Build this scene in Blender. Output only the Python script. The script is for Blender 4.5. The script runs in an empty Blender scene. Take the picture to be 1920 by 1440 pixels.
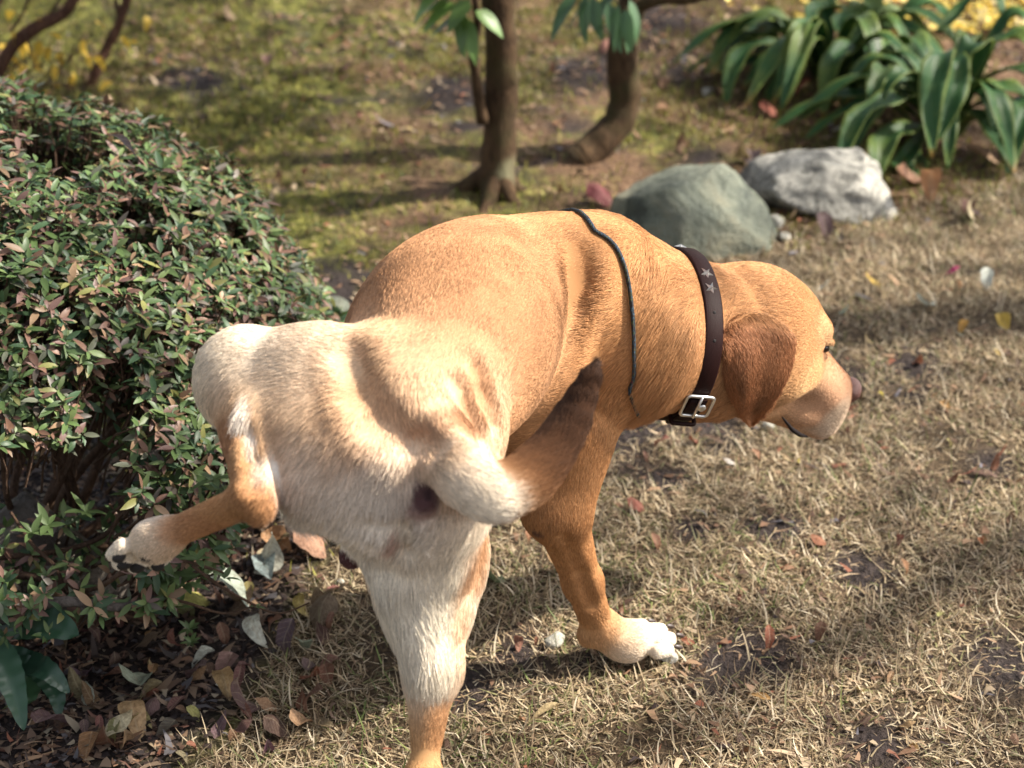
import bpy, bmesh, math, random
import numpy as np
from mathutils import Vector, Matrix, Quaternion
rad = math.radians
scene = bpy.context.scene
COL = scene.collection

# ------------------------------------------------------------------ camera
CAM_H, PITCH, FPX = 1.30, 27.0, 3583.0          # metres, degrees below level, focal length in pixels of a 1920 wide picture
cam_d = bpy.data.cameras.new('camera')
cam = bpy.data.objects.new('camera', cam_d); COL.objects.link(cam)
cam.location = (0, 0, CAM_H); cam.rotation_euler = (rad(90 - PITCH), 0, 0)
cam_d.sensor_width = 36.0; cam_d.lens = 36.0 * FPX / 1920.0
cam_d.clip_start = 0.05; cam_d.clip_end = 500
cam_d.dof.use_dof = True; cam_d.dof.focus_distance = 1.98; cam_d.dof.aperture_fstop = 5.4
scene.camera = cam

# ------------------------------------------------------------------ sky and sun
SUN_DIR = Vector((0.745, 0.10, 0.66)).normalized()          # towards the sun
SUN_EL = math.asin(SUN_DIR.z); SUN_AZ = math.atan2(SUN_DIR.x, SUN_DIR.y)
world = bpy.data.worlds.new('World'); scene.world = world; world.use_nodes = True
wn = world.node_tree.nodes; wl = world.node_tree.links
sky = wn.new('ShaderNodeTexSky'); sky.sky_type = 'NISHITA'; sky.sun_disc = False
sky.sun_elevation = SUN_EL; sky.sun_rotation = SUN_AZ
sky.air_density = 0.75; sky.dust_density = 3.0; sky.ozone_density = 0.6
hs = wn.new('ShaderNodeHueSaturation'); hs.inputs['Saturation'].default_value = 0.38      # hazy winter sky, nearly white
wl.new(sky.outputs[0], hs.inputs['Color']); wl.new(hs.outputs[0], wn['Background'].inputs[0]); wn['Background'].inputs[1].default_value = 0.09
sun_d = bpy.data.lights.new('sun', 'SUN'); sun_d.energy = 3.8; sun_d.angle = rad(0.6); sun_d.color = (1.0, 0.92, 0.80)
sun = bpy.data.objects.new('sun', sun_d); COL.objects.link(sun)
sun.rotation_euler = SUN_DIR.to_track_quat('Z', 'Y').to_euler(); sun.location = (4, 1, 5)

vs = scene.view_settings
vs.view_transform = 'Standard'; vs.look = 'None'; vs.exposure = 1.68; vs.gamma = 1.0
scene.cycles.use_denoising = True
scene.cycles.max_bounces = 6; scene.cycles.transparent_max_bounces = 6
scene.cycles.diffuse_bounces = 3; scene.cycles.glossy_bounces = 2
scene.cycles_curves.shape = 'RIBBONS' if hasattr(scene, 'cycles_curves') else None

# ------------------------------------------------------------------ helpers
CP, SP = math.cos(rad(PITCH)), math.sin(rad(PITCH))
def ray(px, py):
    u = (px - 960) / FPX; v = (720 - py) / FPX
    return np.array([u, CP + v * SP, -SP + v * CP])
def P(px, py, y):                     # the point seen at a pixel that stands y metres in front of the photographer
    d = ray(px, py); return np.array([0, 0, CAM_H]) + d * (y / d[1])
def G(px, py, z=0.0):                 # the point of the ground seen at a pixel
    d = ray(px, py); return np.array([0, 0, CAM_H]) + d * ((z - CAM_H) / d[2])
def proj(p):
    p = np.asarray(p, float) - np.array([0, 0, CAM_H])
    dep = p[..., 1] * CP - p[..., 2] * SP; v = p[..., 1] * SP + p[..., 2] * CP
    return 960 + p[..., 0] / dep * FPX, 720 - v / dep * FPX, dep

rng = np.random.default_rng(7); random.seed(7)
def nrm(v):
    v = np.asarray(v, float); return v / (np.linalg.norm(v, axis=-1, keepdims=True) + 1e-12)

# value noise in numpy (smooth, tileless enough), returns -1..1
def _hash(ix, iy, iz, s):
    h = (ix.astype(np.int64) * 374761393 + iy.astype(np.int64) * 668265263 + iz.astype(np.int64) * 2147483647 + s * 974711) & 0xffffffff
    h = ((h ^ (h >> 13)) * 1274126177) & 0xffffffff
    return ((h ^ (h >> 16)) & 0xffff) / 32767.5 - 1.0
def vnoise(p, freq, seed=0):
    q = np.asarray(p, float) * freq; i = np.floor(q); f = q - i; f = f * f * (3 - 2 * f); i = i.astype(np.int64)
    r = 0.0
    for dx in (0, 1):
        for dy in (0, 1):
            for dz in (0, 1):
                w = (f[..., 0] if dx else 1 - f[..., 0]) * (f[..., 1] if dy else 1 - f[..., 1]) * (f[..., 2] if dz else 1 - f[..., 2])
                r = r + w * _hash(i[..., 0] + dx, i[..., 1] + dy, i[..., 2] + dz, seed)
    return r
def fbm(p, freq, seed=0, oct=3):
    r = 0; a = 1.0; t = 0
    for k in range(oct):
        r = r + a * vnoise(p, freq * 2 ** k, seed + k); t += a; a *= 0.5
    return r / t

def mesh_from(name, V, F, smooth=True):
    me = bpy.data.meshes.new(name)
    V = np.asarray(V, np.float32)
    if isinstance(F, np.ndarray):
        n, k = F.shape
        me.vertices.add(len(V)); me.vertices.foreach_set('co', V.ravel())
        me.loops.add(n * k); me.loops.foreach_set('vertex_index', F.astype(np.int32).ravel())
        me.polygons.add(n); me.polygons.foreach_set('loop_start', np.arange(0, n * k, k, dtype=np.int32))
        me.polygons.foreach_set('loop_total', np.full(n, k, np.int32))
        me.update(calc_edges=True); me.validate()
    else:
        me.from_pydata([tuple(map(float, v)) for v in V], [], [tuple(map(int, f)) for f in F]); me.update()
    if smooth:
        me.polygons.foreach_set('use_smooth', np.ones(len(me.polygons), bool))
    return me
def link(name, me, mat=None, parent=None, loc=None):
    o = bpy.data.objects.new(name, me); COL.objects.link(o)
    if mat is not None and me is not None and len(me.materials) == 0: me.materials.append(mat)
    if parent is not None: o.parent = parent
    if loc is not None: o.location = loc
    return o
def empty(name, loc):
    o = bpy.data.objects.new(name, None); COL.objects.link(o); o.location = tuple(map(float, loc)); o.empty_display_size = 0.05
    return o
def tag(o, label, cat, group=None):
    o['label'] = label; o['category'] = cat
    if group: o['group'] = group
    return o
def set_attr(me, name, arr, dom='POINT'):
    arr = np.asarray(arr, np.float32)
    if arr.ndim == 1:
        a = me.attributes.new(name, 'FLOAT', dom); a.data.foreach_set('value', arr)
    else:
        a = me.attributes.new(name, 'FLOAT_COLOR', dom)
        a.data.foreach_set('color', np.concatenate([arr, np.ones((len(arr), 1), np.float32)], 1).ravel())

# ------------------------------------------------------------------ material helper
class N:
    def __init__(s, name):
        s.m = bpy.data.materials.new(name); s.m.use_nodes = True; s.t = s.m.node_tree
        s.b = s.t.nodes['Principled BSDF']; s.out = s.t.nodes['Material Output']
    def n(s, typ, **kw):
        x = s.t.nodes.new(typ)
        for k, v in kw.items(): setattr(x, k, v)
        return x
    def l(s, a, b): s.t.links.new(a, b)
    def noise(s, scale, detail=4, rough=0.6, vec=None, dist=0.0):
        x = s.n('ShaderNodeTexNoise'); x.inputs['Scale'].default_value = scale; x.inputs['Detail'].default_value = detail
        x.inputs['Roughness'].default_value = rough; x.inputs['Distortion'].default_value = dist
        if vec is not None: s.l(vec, x.inputs['Vector'])
        return x
    def ramp(s, fac, stops):
        r = s.n('ShaderNodeValToRGB'); e = r.color_ramp.elements
        while len(e) < len(stops): e.new(0.5)
        for q, (p, c) in zip(e, stops): q.position = p; q.color = (*c, 1) if len(c) == 3 else c
        s.l(fac, r.inputs[0]); return r
    def mix(s, fac, a, b, mode='MIX'):
        x = s.n('ShaderNodeMix'); x.data_type = 'RGBA'; x.blend_type = mode
        for sock, v in ((x.inputs[0], fac), (x.inputs[6], a), (x.inputs[7], b)):
            if hasattr(v, 'is_linked') or hasattr(v, 'links'): s.l(v, sock)
            elif isinstance(v, (int, float)): sock.default_value = v
            else: sock.default_value = (*v, 1)
        return x.outputs[2]
    def math(s, op, a, b=0.0):
        x = s.n('ShaderNodeMath', operation=op)
        for sock, v in ((x.inputs[0], a), (x.inputs[1], b)):
            if hasattr(v, 'links'): s.l(v, sock)
            else: sock.default_value = v
        return x.outputs[0]
    def obj(s): return s.n('ShaderNodeTexCoord').outputs['Object']
    def pos(s): return s.n('ShaderNodeNewGeometry').outputs['Position']
    def bump(s, h, strength=0.5, dist=0.01):
        x = s.n('ShaderNodeBump'); x.inputs['Strength'].default_value = strength; x.inputs['Distance'].default_value = dist
        s.l(h, x.inputs['Height']); s.l(x.outputs[0], s.b.inputs['Normal'])
    def set(s, **kw):
        for k, v in kw.items():
            k = k.replace('_', ' ')
            sock = s.b.inputs[k]
            if hasattr(v, 'links'): s.l(v, sock)
            elif isinstance(v, tuple) and len(v) == 3 and sock.type == 'RGBA': sock.default_value = (*v, 1)
            else: sock.default_value = v
        return s
    def attr(s, name, typ='GEOMETRY'):
        a = s.n('ShaderNodeAttribute'); a.attribute_name = name; a.attribute_type = typ; return a
    def objcolor(s):
        return s.n('ShaderNodeObjectInfo').outputs['Color']
# ================================================================== ground
def gz(x, y):
    x = np.asarray(x, float); y = np.asarray(y, float)
    p = np.stack([x, y, np.zeros_like(x)], -1)
    far = np.clip((y - 2.6) / 1.5, 0, 1)
    return .010 * vnoise(p, 2.2, 1) * (.4 + far) + .006 * vnoise(p, 7, 2) * (.5 + 1.2 * far) + .0030 * vnoise(p, 23, 3) * (1 + 2 * far) + .012 * far * np.clip(fbm(p, 5, 4), -.2, 1) + .05 * np.clip(y - 3.0, 0, 6) * np.clip((y - 3.0) / 1.5, 0, 1) - .004
def GP(px, py, up=0.0):                # where a sight line meets the uneven ground
    d = ray(px, py); t = np.arange(.8, 9, .004); q = np.array([0, 0, CAM_H]) + t[:, None] * d
    k = np.argmax(q[:, 2] < gz(q[:, 0], q[:, 1])); r = q[k].copy(); r[2] = float(gz(r[0], r[1])) + up; return r
LB = np.array([GP(*q)[:2] for q in ((330, 1436), (470, 1300), (560, 1130), (640, 1000), (760, 760), (1000, 560), (1250, 505), (1450, 465), (1640, 415), (1920, 350))])
def lawn(x, y):
    yb = np.interp(x, LB[:, 0], LB[:, 1], left=1.0, right=LB[-1, 1] + .4)
    p = np.stack([x, y, 0 * np.asarray(x)], -1)
    return np.clip((yb - y) / .16 + .5 + .45 * fbm(p, 6, 60), 0, 1)
BARE = [(GP(px, py), r) for px, py, r in ((1420, 1240, .055), (1360, 1250, .05), (1700, 700, .07), (1560, 690, .07), (1330, 790, .08), (1210, 800, .06), (1620, 1070, .045), (1460, 990, .04), (1880, 1250, .05), (1640, 1400, .05), (1180, 830, .06), (1300, 1000, .03), (980, 1235, .05), (880, 1290, .05), (1500, 660, .05), (1850, 870, .04), (1250, 900, .04), (1100, 1240, .04), (840, 165, .13), (1090, 135, .14), (1220, 25, .16), (1080, 240, .07), (1330, 290, .06), (870, 240, .05), (1270, 130, .08), (620, 560, .10), (350, 150, .12))]
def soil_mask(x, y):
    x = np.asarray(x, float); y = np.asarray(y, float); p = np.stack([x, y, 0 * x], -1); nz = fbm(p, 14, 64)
    bed = np.clip((.72 - np.hypot((x + .62) / 1.0, (y - 1.95) / .85)) * 3.2 + .4 * nz, 0, 1) * (1 - lawn(x, y))  # dark soil bed under the shrub, its shade partly painted in
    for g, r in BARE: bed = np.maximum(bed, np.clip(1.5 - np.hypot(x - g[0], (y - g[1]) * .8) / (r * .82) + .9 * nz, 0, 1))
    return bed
def edges(lo_, hi_, st, far_):
    mid = np.arange(lo_, hi_, st); k = st * 1.28 ** np.arange(1, 60); a = np.cumsum(k); a = a[a < far_]
    return np.concatenate([(lo_ - a)[::-1], mid, mid[-1] + a])
gx = edges(-1.5, 1.6, .016, 60); gy = edges(1.0, 5.2, .016, 60)
X, Y = np.meshgrid(gx, gy, indexing='ij'); Zg = gz(X, np.clip(Y, -5, 9))
nx_, ny_ = len(gx), len(gy); ii, jj = np.meshgrid(np.arange(nx_ - 1), np.arange(ny_ - 1), indexing='ij')
a = (ii * ny_ + jj).ravel(); gF = np.stack([a, a + ny_, a + ny_ + 1, a + 1], 1)
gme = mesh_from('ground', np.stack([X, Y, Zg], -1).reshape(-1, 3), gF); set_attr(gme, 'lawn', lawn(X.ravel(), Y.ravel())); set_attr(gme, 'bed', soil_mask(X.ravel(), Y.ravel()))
m = N('ground_soil'); ps = m.pos()
n1 = m.noise(3.2, 6, .65, ps, .4); n2 = m.noise(30, 5, .7, ps); n3 = m.noise(140, 3, .6, ps); n4 = m.noise(1.5, 4, .6, ps)
moss = m.ramp(n2.outputs[0], [(.34, (.018, .016, .007)), (.5, (.090, .090, .022)), (.66, (.22, .21, .050))]).outputs[0]
lit = m.ramp(n3.outputs[0], [(.28, (.030, .018, .012)), (.5, (.120, .070, .040)), (.72, (.230, .150, .090))]).outputs[0]
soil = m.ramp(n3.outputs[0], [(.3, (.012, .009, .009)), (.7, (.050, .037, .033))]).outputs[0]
sx = m.n('ShaderNodeSeparateXYZ'); m.l(ps, sx.inputs[0])
mossy = m.math('ADD', n1.outputs[0], m.math('MULTIPLY', sx.outputs['X'], -.16))
fm = m.ramp(mossy, [(.44, (0, 0, 0)), (.60, (1, 1, 1))]).outputs[0]
c = m.mix(fm, lit, moss)
fs = m.ramp(m.noise(4.5, 5, .7, ps, .8).outputs[0], [(.56, (0, 0, 0)), (.66, (1, 1, 1))]).outputs[0]
c = m.mix(fs, c, soil)
lw = m.attr('lawn').outputs['Fac']
thatch = m.ramp(n3.outputs[0], [(.3, (.022, .015, .010)), (.6, (.085, .058, .032)), (.8, (.17, .12, .07))]).outputs[0]
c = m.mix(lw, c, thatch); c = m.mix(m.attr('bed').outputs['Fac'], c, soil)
m.set(Base_Color=c, Roughness=.9, Specular_IOR_Level=.2)
hh = m.math('ADD', m.math('MULTIPLY', n2.outputs[0], .7), m.math('MULTIPLY', n3.outputs[0], .5)); m.bump(hh, .8, .02)
ground = link('ground', gme, m.m); ground['kind'] = 'structure'

# ------------------------------------------------------------------ blades, many in one mesh
def ribbons(name, base, az, lean, length, width, bend, col, mat, seg=3):
    n = len(base); V = np.zeros((n, seg + 1, 2, 3)); 
    h = np.stack([np.cos(az), np.sin(az), 0 * az], 1); sd = np.stack([-np.sin(az), np.cos(az), 0 * az], 1)
    p = base.copy(); ang = lean.copy(); st = length / seg
    tw = rng.normal(0, .5, n)
    for k in range(seg + 1):
        w = width * (1 - (k / seg) ** 1.6 * .92)
        V[:, k, 0] = p - sd * w[:, None] / 2; V[:, k, 1] = p + sd * w[:, None] / 2
        p = p + (h * np.sin(ang)[:, None] + A_z * np.cos(ang)[:, None]) * st[:, None]; ang = ang + bend / seg
        az2 = az + tw * (k + 1) / seg; h = np.stack([np.cos(az2), np.sin(az2), 0 * az], 1)
    b = (np.arange(n) * (seg + 1) * 2)[:, None, None]; k = (np.arange(seg) * 2)[None, :, None]
    F = (b + k + np.array([0, 1, 3, 2])[None, None, :]).reshape(-1, 4)
    me = mesh_from(name, V.reshape(-1, 3), F); set_attr(me, 'tint', np.repeat(col, (seg + 1) * 2, 0))
    return link(name, me, mat)
A_z = np.array([0, 0, 1.0])
def leafy(name, rough=.55, trans=.35, attr='tint', spec=.3):
    m = N(name); col = m.attr(attr).outputs['Color']; m.set(Base_Color=col, Roughness=rough, Specular_IOR_Level=spec)
    tr = m.n('ShaderNodeBsdfTranslucent'); m.l(col, tr.inputs[0]); mx = m.n('ShaderNodeMixShader'); mx.inputs[0].default_value = trans
    m.l(m.b.outputs[0], mx.inputs[1]); m.l(tr.outputs[0], mx.inputs[2]); m.l(mx.outputs[0], m.out.inputs[0]); return m.m
MGRASS = leafy('dry_grass', .6, .25)
def pick(n, pal, wts):
    pal = np.array(pal); k = rng.choice(len(pal), n, p=np.array(wts) / sum(wts)); return pal[k] * (1 + .18 * rng.normal(0, 1, (n, 1))).clip(.5, 1.6)
def scatter(n, x0, x1, y0, y1, dens):
    x = rng.uniform(x0, x1, n); y = rng.uniform(y0, y1, n); k = rng.random(n) < dens(x, y); return x[k], y[k]
def grass_dens(x, y):
    p = np.stack([x, y, 0 * x], -1)
    bare = np.clip(1.15 + 2.0 * fbm(p, 6.5, 70), .14, 1)
    return lawn(x, y) ** 1.3 * bare * np.clip((3.9 - y) / .8, .2, 1) * (1 - .93 * soil_mask(x, y))
x, y = scatter(190000, -.5, 1.45, 1.05, 3.9, grass_dens)
# keep only what lies in or near the view
u_, v_, d_ = proj(np.stack([x, y, gz(x, y)], -1)); k = (u_ > -250) & (u_ < 2170) & (v_ < 1700); x, y = x[k], y[k]; n = len(x)
pp = np.stack([x, y, gz(x, y) - .002], -1)
patch = fbm(pp, 3.0, 80)
col = pick(n, [(.43, .345, .225), (.34, .26, .16), (.55, .47, .34), (.25, .175, .11), (.19, .18, .09), (.12, .078, .052)], [4, 4, 2.6, 3, 1.6, 1.8])
grn = rng.random(n) < np.clip(.05 + .4 * fbm(pp, 4, 85), 0, .35); col[grn] = pick(grn.sum(), [(.13, .17, .05), (.19, .21, .07)], [1, 1])
col *= (1 + .25 * patch)[:, None]
dry = ribbons('dry_grass', pp, rng.uniform(0, 2 * np.pi, n), np.abs(rng.normal(1.18, .34, n)).clip(.15, 1.55), rng.gamma(5, .0050, n).clip(.010, .06), rng.uniform(.0010, .0027, n), rng.normal(.25, 1.1, n), col, MGRASS)
dry['kind'] = 'stuff'; dry['label'] = 'short dry straw coloured lawn grass around the dog'; dry['category'] = 'grass'
x, y = scatter(150000, -.5, 1.45, 1.05, 3.6, lambda x, y: grass_dens(x, y) * .9 + .06 * lawn(x, y)); u_, v_, d_ = proj(np.stack([x, y, gz(x, y)], -1)); k = (u_ > -150) & (u_ < 2070) & (v_ < 1600); x, y = x[k], y[k]; n = len(x)
pp = np.stack([x, y, gz(x, y) + .001], -1)
col = pick(n, [(.42, .33, .20), (.33, .245, .14), (.52, .43, .29), (.24, .165, .10), (.20, .19, .085), (.13, .08, .05)], [4, 4, 2.6, 3, 1.6, 1.4])
mat_ = ribbons('dry_thatch', pp, rng.uniform(0, 6.28, n), rng.normal(1.38, .22, n), rng.uniform(.008, .026, n), rng.uniform(.0010, .0026, n), rng.normal(.1, .9, n), col, MGRASS, 2)
mat_['kind'] = 'stuff'; mat_['label'] = 'matted dead grass lying flat between the standing blades'; mat_['category'] = 'grass'
# moss cushions beyond the lawn
def moss_dens(x, y):
    p = np.stack([x, y, 0 * x], -1); return (1 - lawn(x, y)) * np.clip(.70 + 1.5 * fbm(p, 3.0, 90) - .25 * x, .12, 1) * (1 - .97 * soil_mask(x, y))
x, y = scatter(190000, -1.6, 1.5, 1.9, 5.2, moss_dens); u_, v_, d_ = proj(np.stack([x, y, gz(x, y)], -1)); k = (u_ > -200) & (u_ < 2100) & (v_ > -200); x, y = x[k], y[k]; n = len(x)
pp = np.stack([x, y, gz(x, y) - .002], -1)
col = pick(n, [(.19, .19, .038), (.28, .26, .055), (.11, .13, .028), (.26, .18, .08), (.17, .105, .06)], [4, 3, 3, 1.5, 1.4])
mossb = ribbons('moss', pp, rng.uniform(0, 6.28, n), rng.normal(.6, .35, n).clip(0, 1.3), rng.uniform(.008, .024, n), rng.uniform(.002, .0050, n), rng.normal(.3, .5, n), col, MGRASS, 2)
mossb['kind'] = 'stuff'; mossb['label'] = 'olive green moss covering the bank behind the dog'; mossb['category'] = 'moss'
# fine litter: bits of bark, needles, crumbled leaves
def lit_dens(x, y):
    p = np.stack([x, y, 0 * x], -1); return np.clip((.35 + 1.6 * fbm(p, 3.4, 95) + .25 * x) * np.clip((3.3 - y) / .8, .45, 1) + .6 * soil_mask(x, y) * (y < 2.4), .06, 1) * (.30 + .70 * (1 - lawn(x, y)))
x, y = scatter(95000, -1.5, 1.5, 1.2, 5.2, lit_dens); u_, v_, d_ = proj(np.stack([x, y, gz(x, y)], -1)); k = (u_ > -200) & (u_ < 2100) & (v_ > -150) & (v_ < 1600); x, y = x[k], y[k]; n = len(x)
pp = np.stack([x, y, gz(x, y) + .002 + .004 * rng.random(n)], -1)
col = pick(n, [(.20, .115, .07), (.32, .205, .125), (.10, .058, .040), (.42, .32, .21), (.04, .026, .024), (.25, .10, .06), (.16, .15, .17)], [4, 3.4, 3, 2, 2, 1, .6]); sz = 1 + .25 * np.clip((y - 2.2) / 1.2, 0, 1)
lit_o = ribbons('leaf_litter', pp, rng.uniform(0, 6.28, n), rng.normal(1.45, .22, n), rng.gamma(3, .005, n).clip(.004, .035) * sz, rng.gamma(3, .0018, n).clip(.001, .012) * sz, rng.normal(.2, .6, n), col, MGRASS, 2)
lit_o['kind'] = 'stuff'; lit_o['label'] = 'fine brown leaf litter strewn over the ground'; lit_o['category'] = 'leaf litter'

# crumbled leaves in the bed under the shrub
x, y = scatter(60000, -1.2, .2, 1.25, 2.5, lambda x, y: soil_mask(x, y) * (1 - lawn(x, y)) * .5); n = len(x); pp = np.stack([x, y, gz(x, y) + .002 + .006 * rng.random(n)], -1)
col = pick(n, [(.13, .085, .060), (.20, .14, .095), (.065, .045, .038), (.30, .25, .18), (.032, .024, .023), (.14, .07, .05), (.13, .12, .125)], [4, 3, 4, 1, 3, 1, 1])
bed_o = ribbons('crumbled_leaves', pp, rng.uniform(0, 6.28, n), rng.normal(1.40, .28, n), rng.gamma(3, .004, n).clip(.004, .030), rng.gamma(3, .0022, n).clip(.0015, .013), rng.normal(.3, .9, n), col, MGRASS, 2)
bed_o['kind'] = 'stuff'; bed_o['label'] = 'dark crumbled leaves on the soil under the azalea'; bed_o['category'] = 'leaf litter'

# ================================================================== leaf shapes
def leaf_geo(L, Wd, seg=6, cross=2, fold=.25, curl=.5, wave=.0, tipk=1.0, basek=.8, seed=0, twist=0.0, rag=0.0):
    r = np.random.default_rng(seed); V = []; ang = -curl * .35; p = np.zeros(3); st = L / seg
    for k in range(seg + 1):
        t = k / seg; w = Wd * .5 * (math.sin(math.pi * min(1, t ** basek * .97 + .03)) ** tipk) if 0 < k < seg else Wd * .03
        if rag: w *= 1 + rag * r.normal()
        fw = np.array([math.cos(ang), 0, math.sin(ang)]); nu = np.array([-math.sin(ang), 0, math.cos(ang)])
        ta = twist * t; sd = np.array([0, math.cos(ta), math.sin(ta)])
        for c_ in range(-cross, cross + 1):
            q = c_ / cross; V.append(p + sd * (w * q) + nu * (abs(q) * w * fold + wave * w * math.sin(t * 9 + q * 2 + seed)))
        p = p + fw * st; ang -= curl / seg * (1 + .4 * r.normal() * (curl != 0))
    n = 2 * cross + 1; F = [(k * n + j, k * n + j + 1, (k + 1) * n + j + 1, (k + 1) * n + j) for k in range(seg) for j in range(n - 1)]
    return np.array(V), np.array(F)
def place(V, loc, yaw, pitch=0.0, roll=0.0, sc=1.0):
    M = Matrix.Translation(Vector(loc)) @ Matrix.Rotation(yaw, 4, 'Z') @ Matrix.Rotation(-pitch, 4, 'Y') @ Matrix.Rotation(roll, 4, 'X') @ Matrix.Scale(sc, 4)
    return M
def tube(pts, radii, seg=8, cap=True):
    pts = np.asarray(pts, float); n = len(pts); V = []; F = []; prev = None
    for i in range(n):
        t = nrm(pts[min(i + 1, n - 1)] - pts[max(i - 1, 0)]); e1 = np.cross(t, prev if prev is not None else (.31, .52, .17)); e1 = nrm(e1); e2 = np.cross(t, e1); prev = e2 * -1 if False else np.cross(e1, t)
        for k in range(seg): V.append(pts[i] + radii[i] * (e1 * math.cos(2 * math.pi * k / seg) + e2 * math.sin(2 * math.pi * k / seg)))
    for i in range(n - 1):
        for k in range(seg): F.append((i * seg + k, i * seg + (k + 1) % seg, (i + 1) * seg + (k + 1) % seg, (i + 1) * seg + k))
    if cap: F += [tuple(range(seg))[::-1], tuple((n - 1) * seg + k for k in range(seg))]
    return np.array(V), F
def spline(pts, n):
    pts = np.asarray(pts, float); m_ = len(pts); out = []
    for s in np.linspace(0, m_ - 1, n):
        i = min(int(s), m_ - 2); f = s - i; p0 = pts[max(i - 1, 0)]; p1 = pts[i]; p2 = pts[i + 1]; p3 = pts[min(i + 2, m_ - 1)]
        out.append(.5 * (2 * p1 + (p2 - p0) * f + (2 * p0 - 5 * p1 + 4 * p2 - p3) * f * f + (3 * p1 - p0 - 3 * p2 + p3) * f ** 3))
    return np.array(out)
def branch(name, pts, r0, r1, mat, parent, org, n=None, seg=9, rough=.12, seed=0):
    pts = np.asarray(pts, float); n = n or max(6, len(pts) * 5); c = spline(pts, n); r = np.linspace(r0, r1, n) * (1 + rough * np.array([math.sin(i * 1.9 + seed) * .5 + math.sin(i * .77 + seed * 2) * .5 for i in range(n)]))
    V, F = tube(c, r, seg)
    return link(name, mesh_from(name, V - np.asarray(org), F), mat, parent)
def bark(name, dark, light, scale=60, moss_=None):
    m = N(name); ps = m.pos(); mp = m.n('ShaderNodeMapping'); mp.inputs['Scale'].default_value = (1, 1, .35); m.l(ps, mp.inputs[0])
    a = m.noise(scale, 6, .7, mp.outputs[0], .6); b = m.noise(scale * .18, 4, .6, ps)
    c = m.ramp(a.outputs[0], [(.3, dark), (.7, light)]).outputs[0]
    if moss_ is not None: c = m.mix(m.ramp(b.outputs[0], [(.50, (0, 0, 0)), (.66, (1, 1, 1))]).outputs[0], c, moss_)
    m.set(Base_Color=c, Roughness=.9, Specular_IOR_Level=.15); m.bump(a.outputs[0], .9, .008); return m.m
MBARK = bark('bark_brown', (.018, .011, .007), (.105, .064, .034), 55, (.045, .038, .016))
MTWIG = bark('bark_twig', (.045, .028, .020), (.14, .085, .055), 160)
MGREY = bark('bark_grey', (.060, .050, .044), (.20, .17, .15), 120)
MCUT = bark('cut_wood', (.22, .14, .07), (.42, .30, .17), 90)

# ================================================================== rocks
def rock(name, loc, size, seed, mat, label, flat=0.5, rotz=0.0, cuts=9, planes=(), rough=1.0):
    bm = bmesh.new(); bmesh.ops.create_icosphere(bm, subdivisions=5, radius=1.0); r = np.random.default_rng(seed)
    V = np.array([v.co[:] for v in bm.verts])
    for d, h in planes:
        d = nrm(d); s = V @ d; ex = np.clip(s - h, 0, None); V = V - ex[:, None] * d * .93
    for _ in range(cuts):
        d = nrm(r.normal(0, 1, 3) * np.array([1, 1, .7])); h = r.uniform(.58, .88); s = V @ d; ex = np.clip(s - h, 0, None); V = V - ex[:, None] * d * .86
    V = V * (1 + rough * (.07 * fbm(V, 2.3, seed, 3) + .028 * fbm(V, 7, seed + 5, 4)))[:, None]
    ca, sa = math.cos(rotz), math.sin(rotz); V = V * np.array(size); V = np.stack([V[:, 0] * ca - V[:, 1] * sa, V[:, 0] * sa + V[:, 1] * ca, V[:, 2]], 1)
    F = np.array([[q.index for q in f.verts] for f in bm.faces]); bm.free()
    o = link(name, mesh_from(name, V, F), mat, None, tuple(loc)); tag(o, label, 'rock'); return o
def rockmat(name, stops, vein, sc=14, bl=.5):
    m = N(name); t = m.obj(); a = m.noise(sc, 8, .7, t, .6); b = m.noise(sc * 6, 5, .7, t); v = m.n('ShaderNodeTexVoronoi'); v.feature = 'DISTANCE_TO_EDGE'; v.inputs['Scale'].default_value = sc * .35; m.l(m.mix(.25, t, a.outputs['Color']), v.inputs['Vector'])
    c = m.ramp(a.outputs[0], stops).outputs[0]; c = m.mix(m.ramp(b.outputs[0], [(.50, (0, 0, 0)), (.72, (1, 1, 1))]).outputs[0], c, vein)
    c = m.mix(m.ramp(v.outputs[0], [(.0, (.9, .9, .9)), (.05, (0, 0, 0))]).outputs[0], c, tuple(.35 * q for q in vein))
    m.set(Base_Color=c, Roughness=.75, Specular_IOR_Level=.35); h = m.math('ADD', m.math('MULTIPLY', a.outputs[0], .9), m.math('MULTIPLY', b.outputs[0], .35)); m.bump(h, bl, .05); return m.m
MR1 = rockmat('rock_green', [(.36, (.050, .060, .050)), (.48, (.150, .165, .125)), (.58, (.20, .20, .145)), (.68, (.31, .29, .19))], (.17, .19, .15), 6.5, 1.0)
MR2 = rockmat('rock_pale', [(.37, (.10, .10, .095)), (.48, (.38, .37, .33)), (.60, (.70, .67, .59))], (.55, .53, .47), 20, .9)
MR3 = rockmat('rock_brown', [(.3, (.06, .05, .042)), (.6, (.14, .12, .10)), (.8, (.20, .18, .15))], (.10, .085, .07), 16)
g = GP(1300, 468); rock('boulder', g + np.array([.005, .05, .022]), (.160, .125, .118), 14, MR1, 'large smooth grey green boulder behind the dog neck', cuts=4, planes=(((-.1, .05, 1), .74), ((.80, -.25, .72), .60), ((-.95, -.3, .35), .78), ((-.55, -.75, .42), .66), ((.25, -.95, .30), .66), ((.95, .1, .1), .86), ((-.5, .1, .8), .76)))
g = GP(1545, 405); rock('boulder', g + np.array([.0, .06, .028]), (.160, .10, .088), 23, MR2, 'pale speckled white and grey rock under the strap leaves', rotz=-.1, rough=1.9, planes=(((-.5, -.1, .9), .70), ((.35, -.2, 1), .74), ((0, -.9, .5), .70), ((-.9, -.3, .3), .78), ((.8, -.4, .4), .74)))
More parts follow.
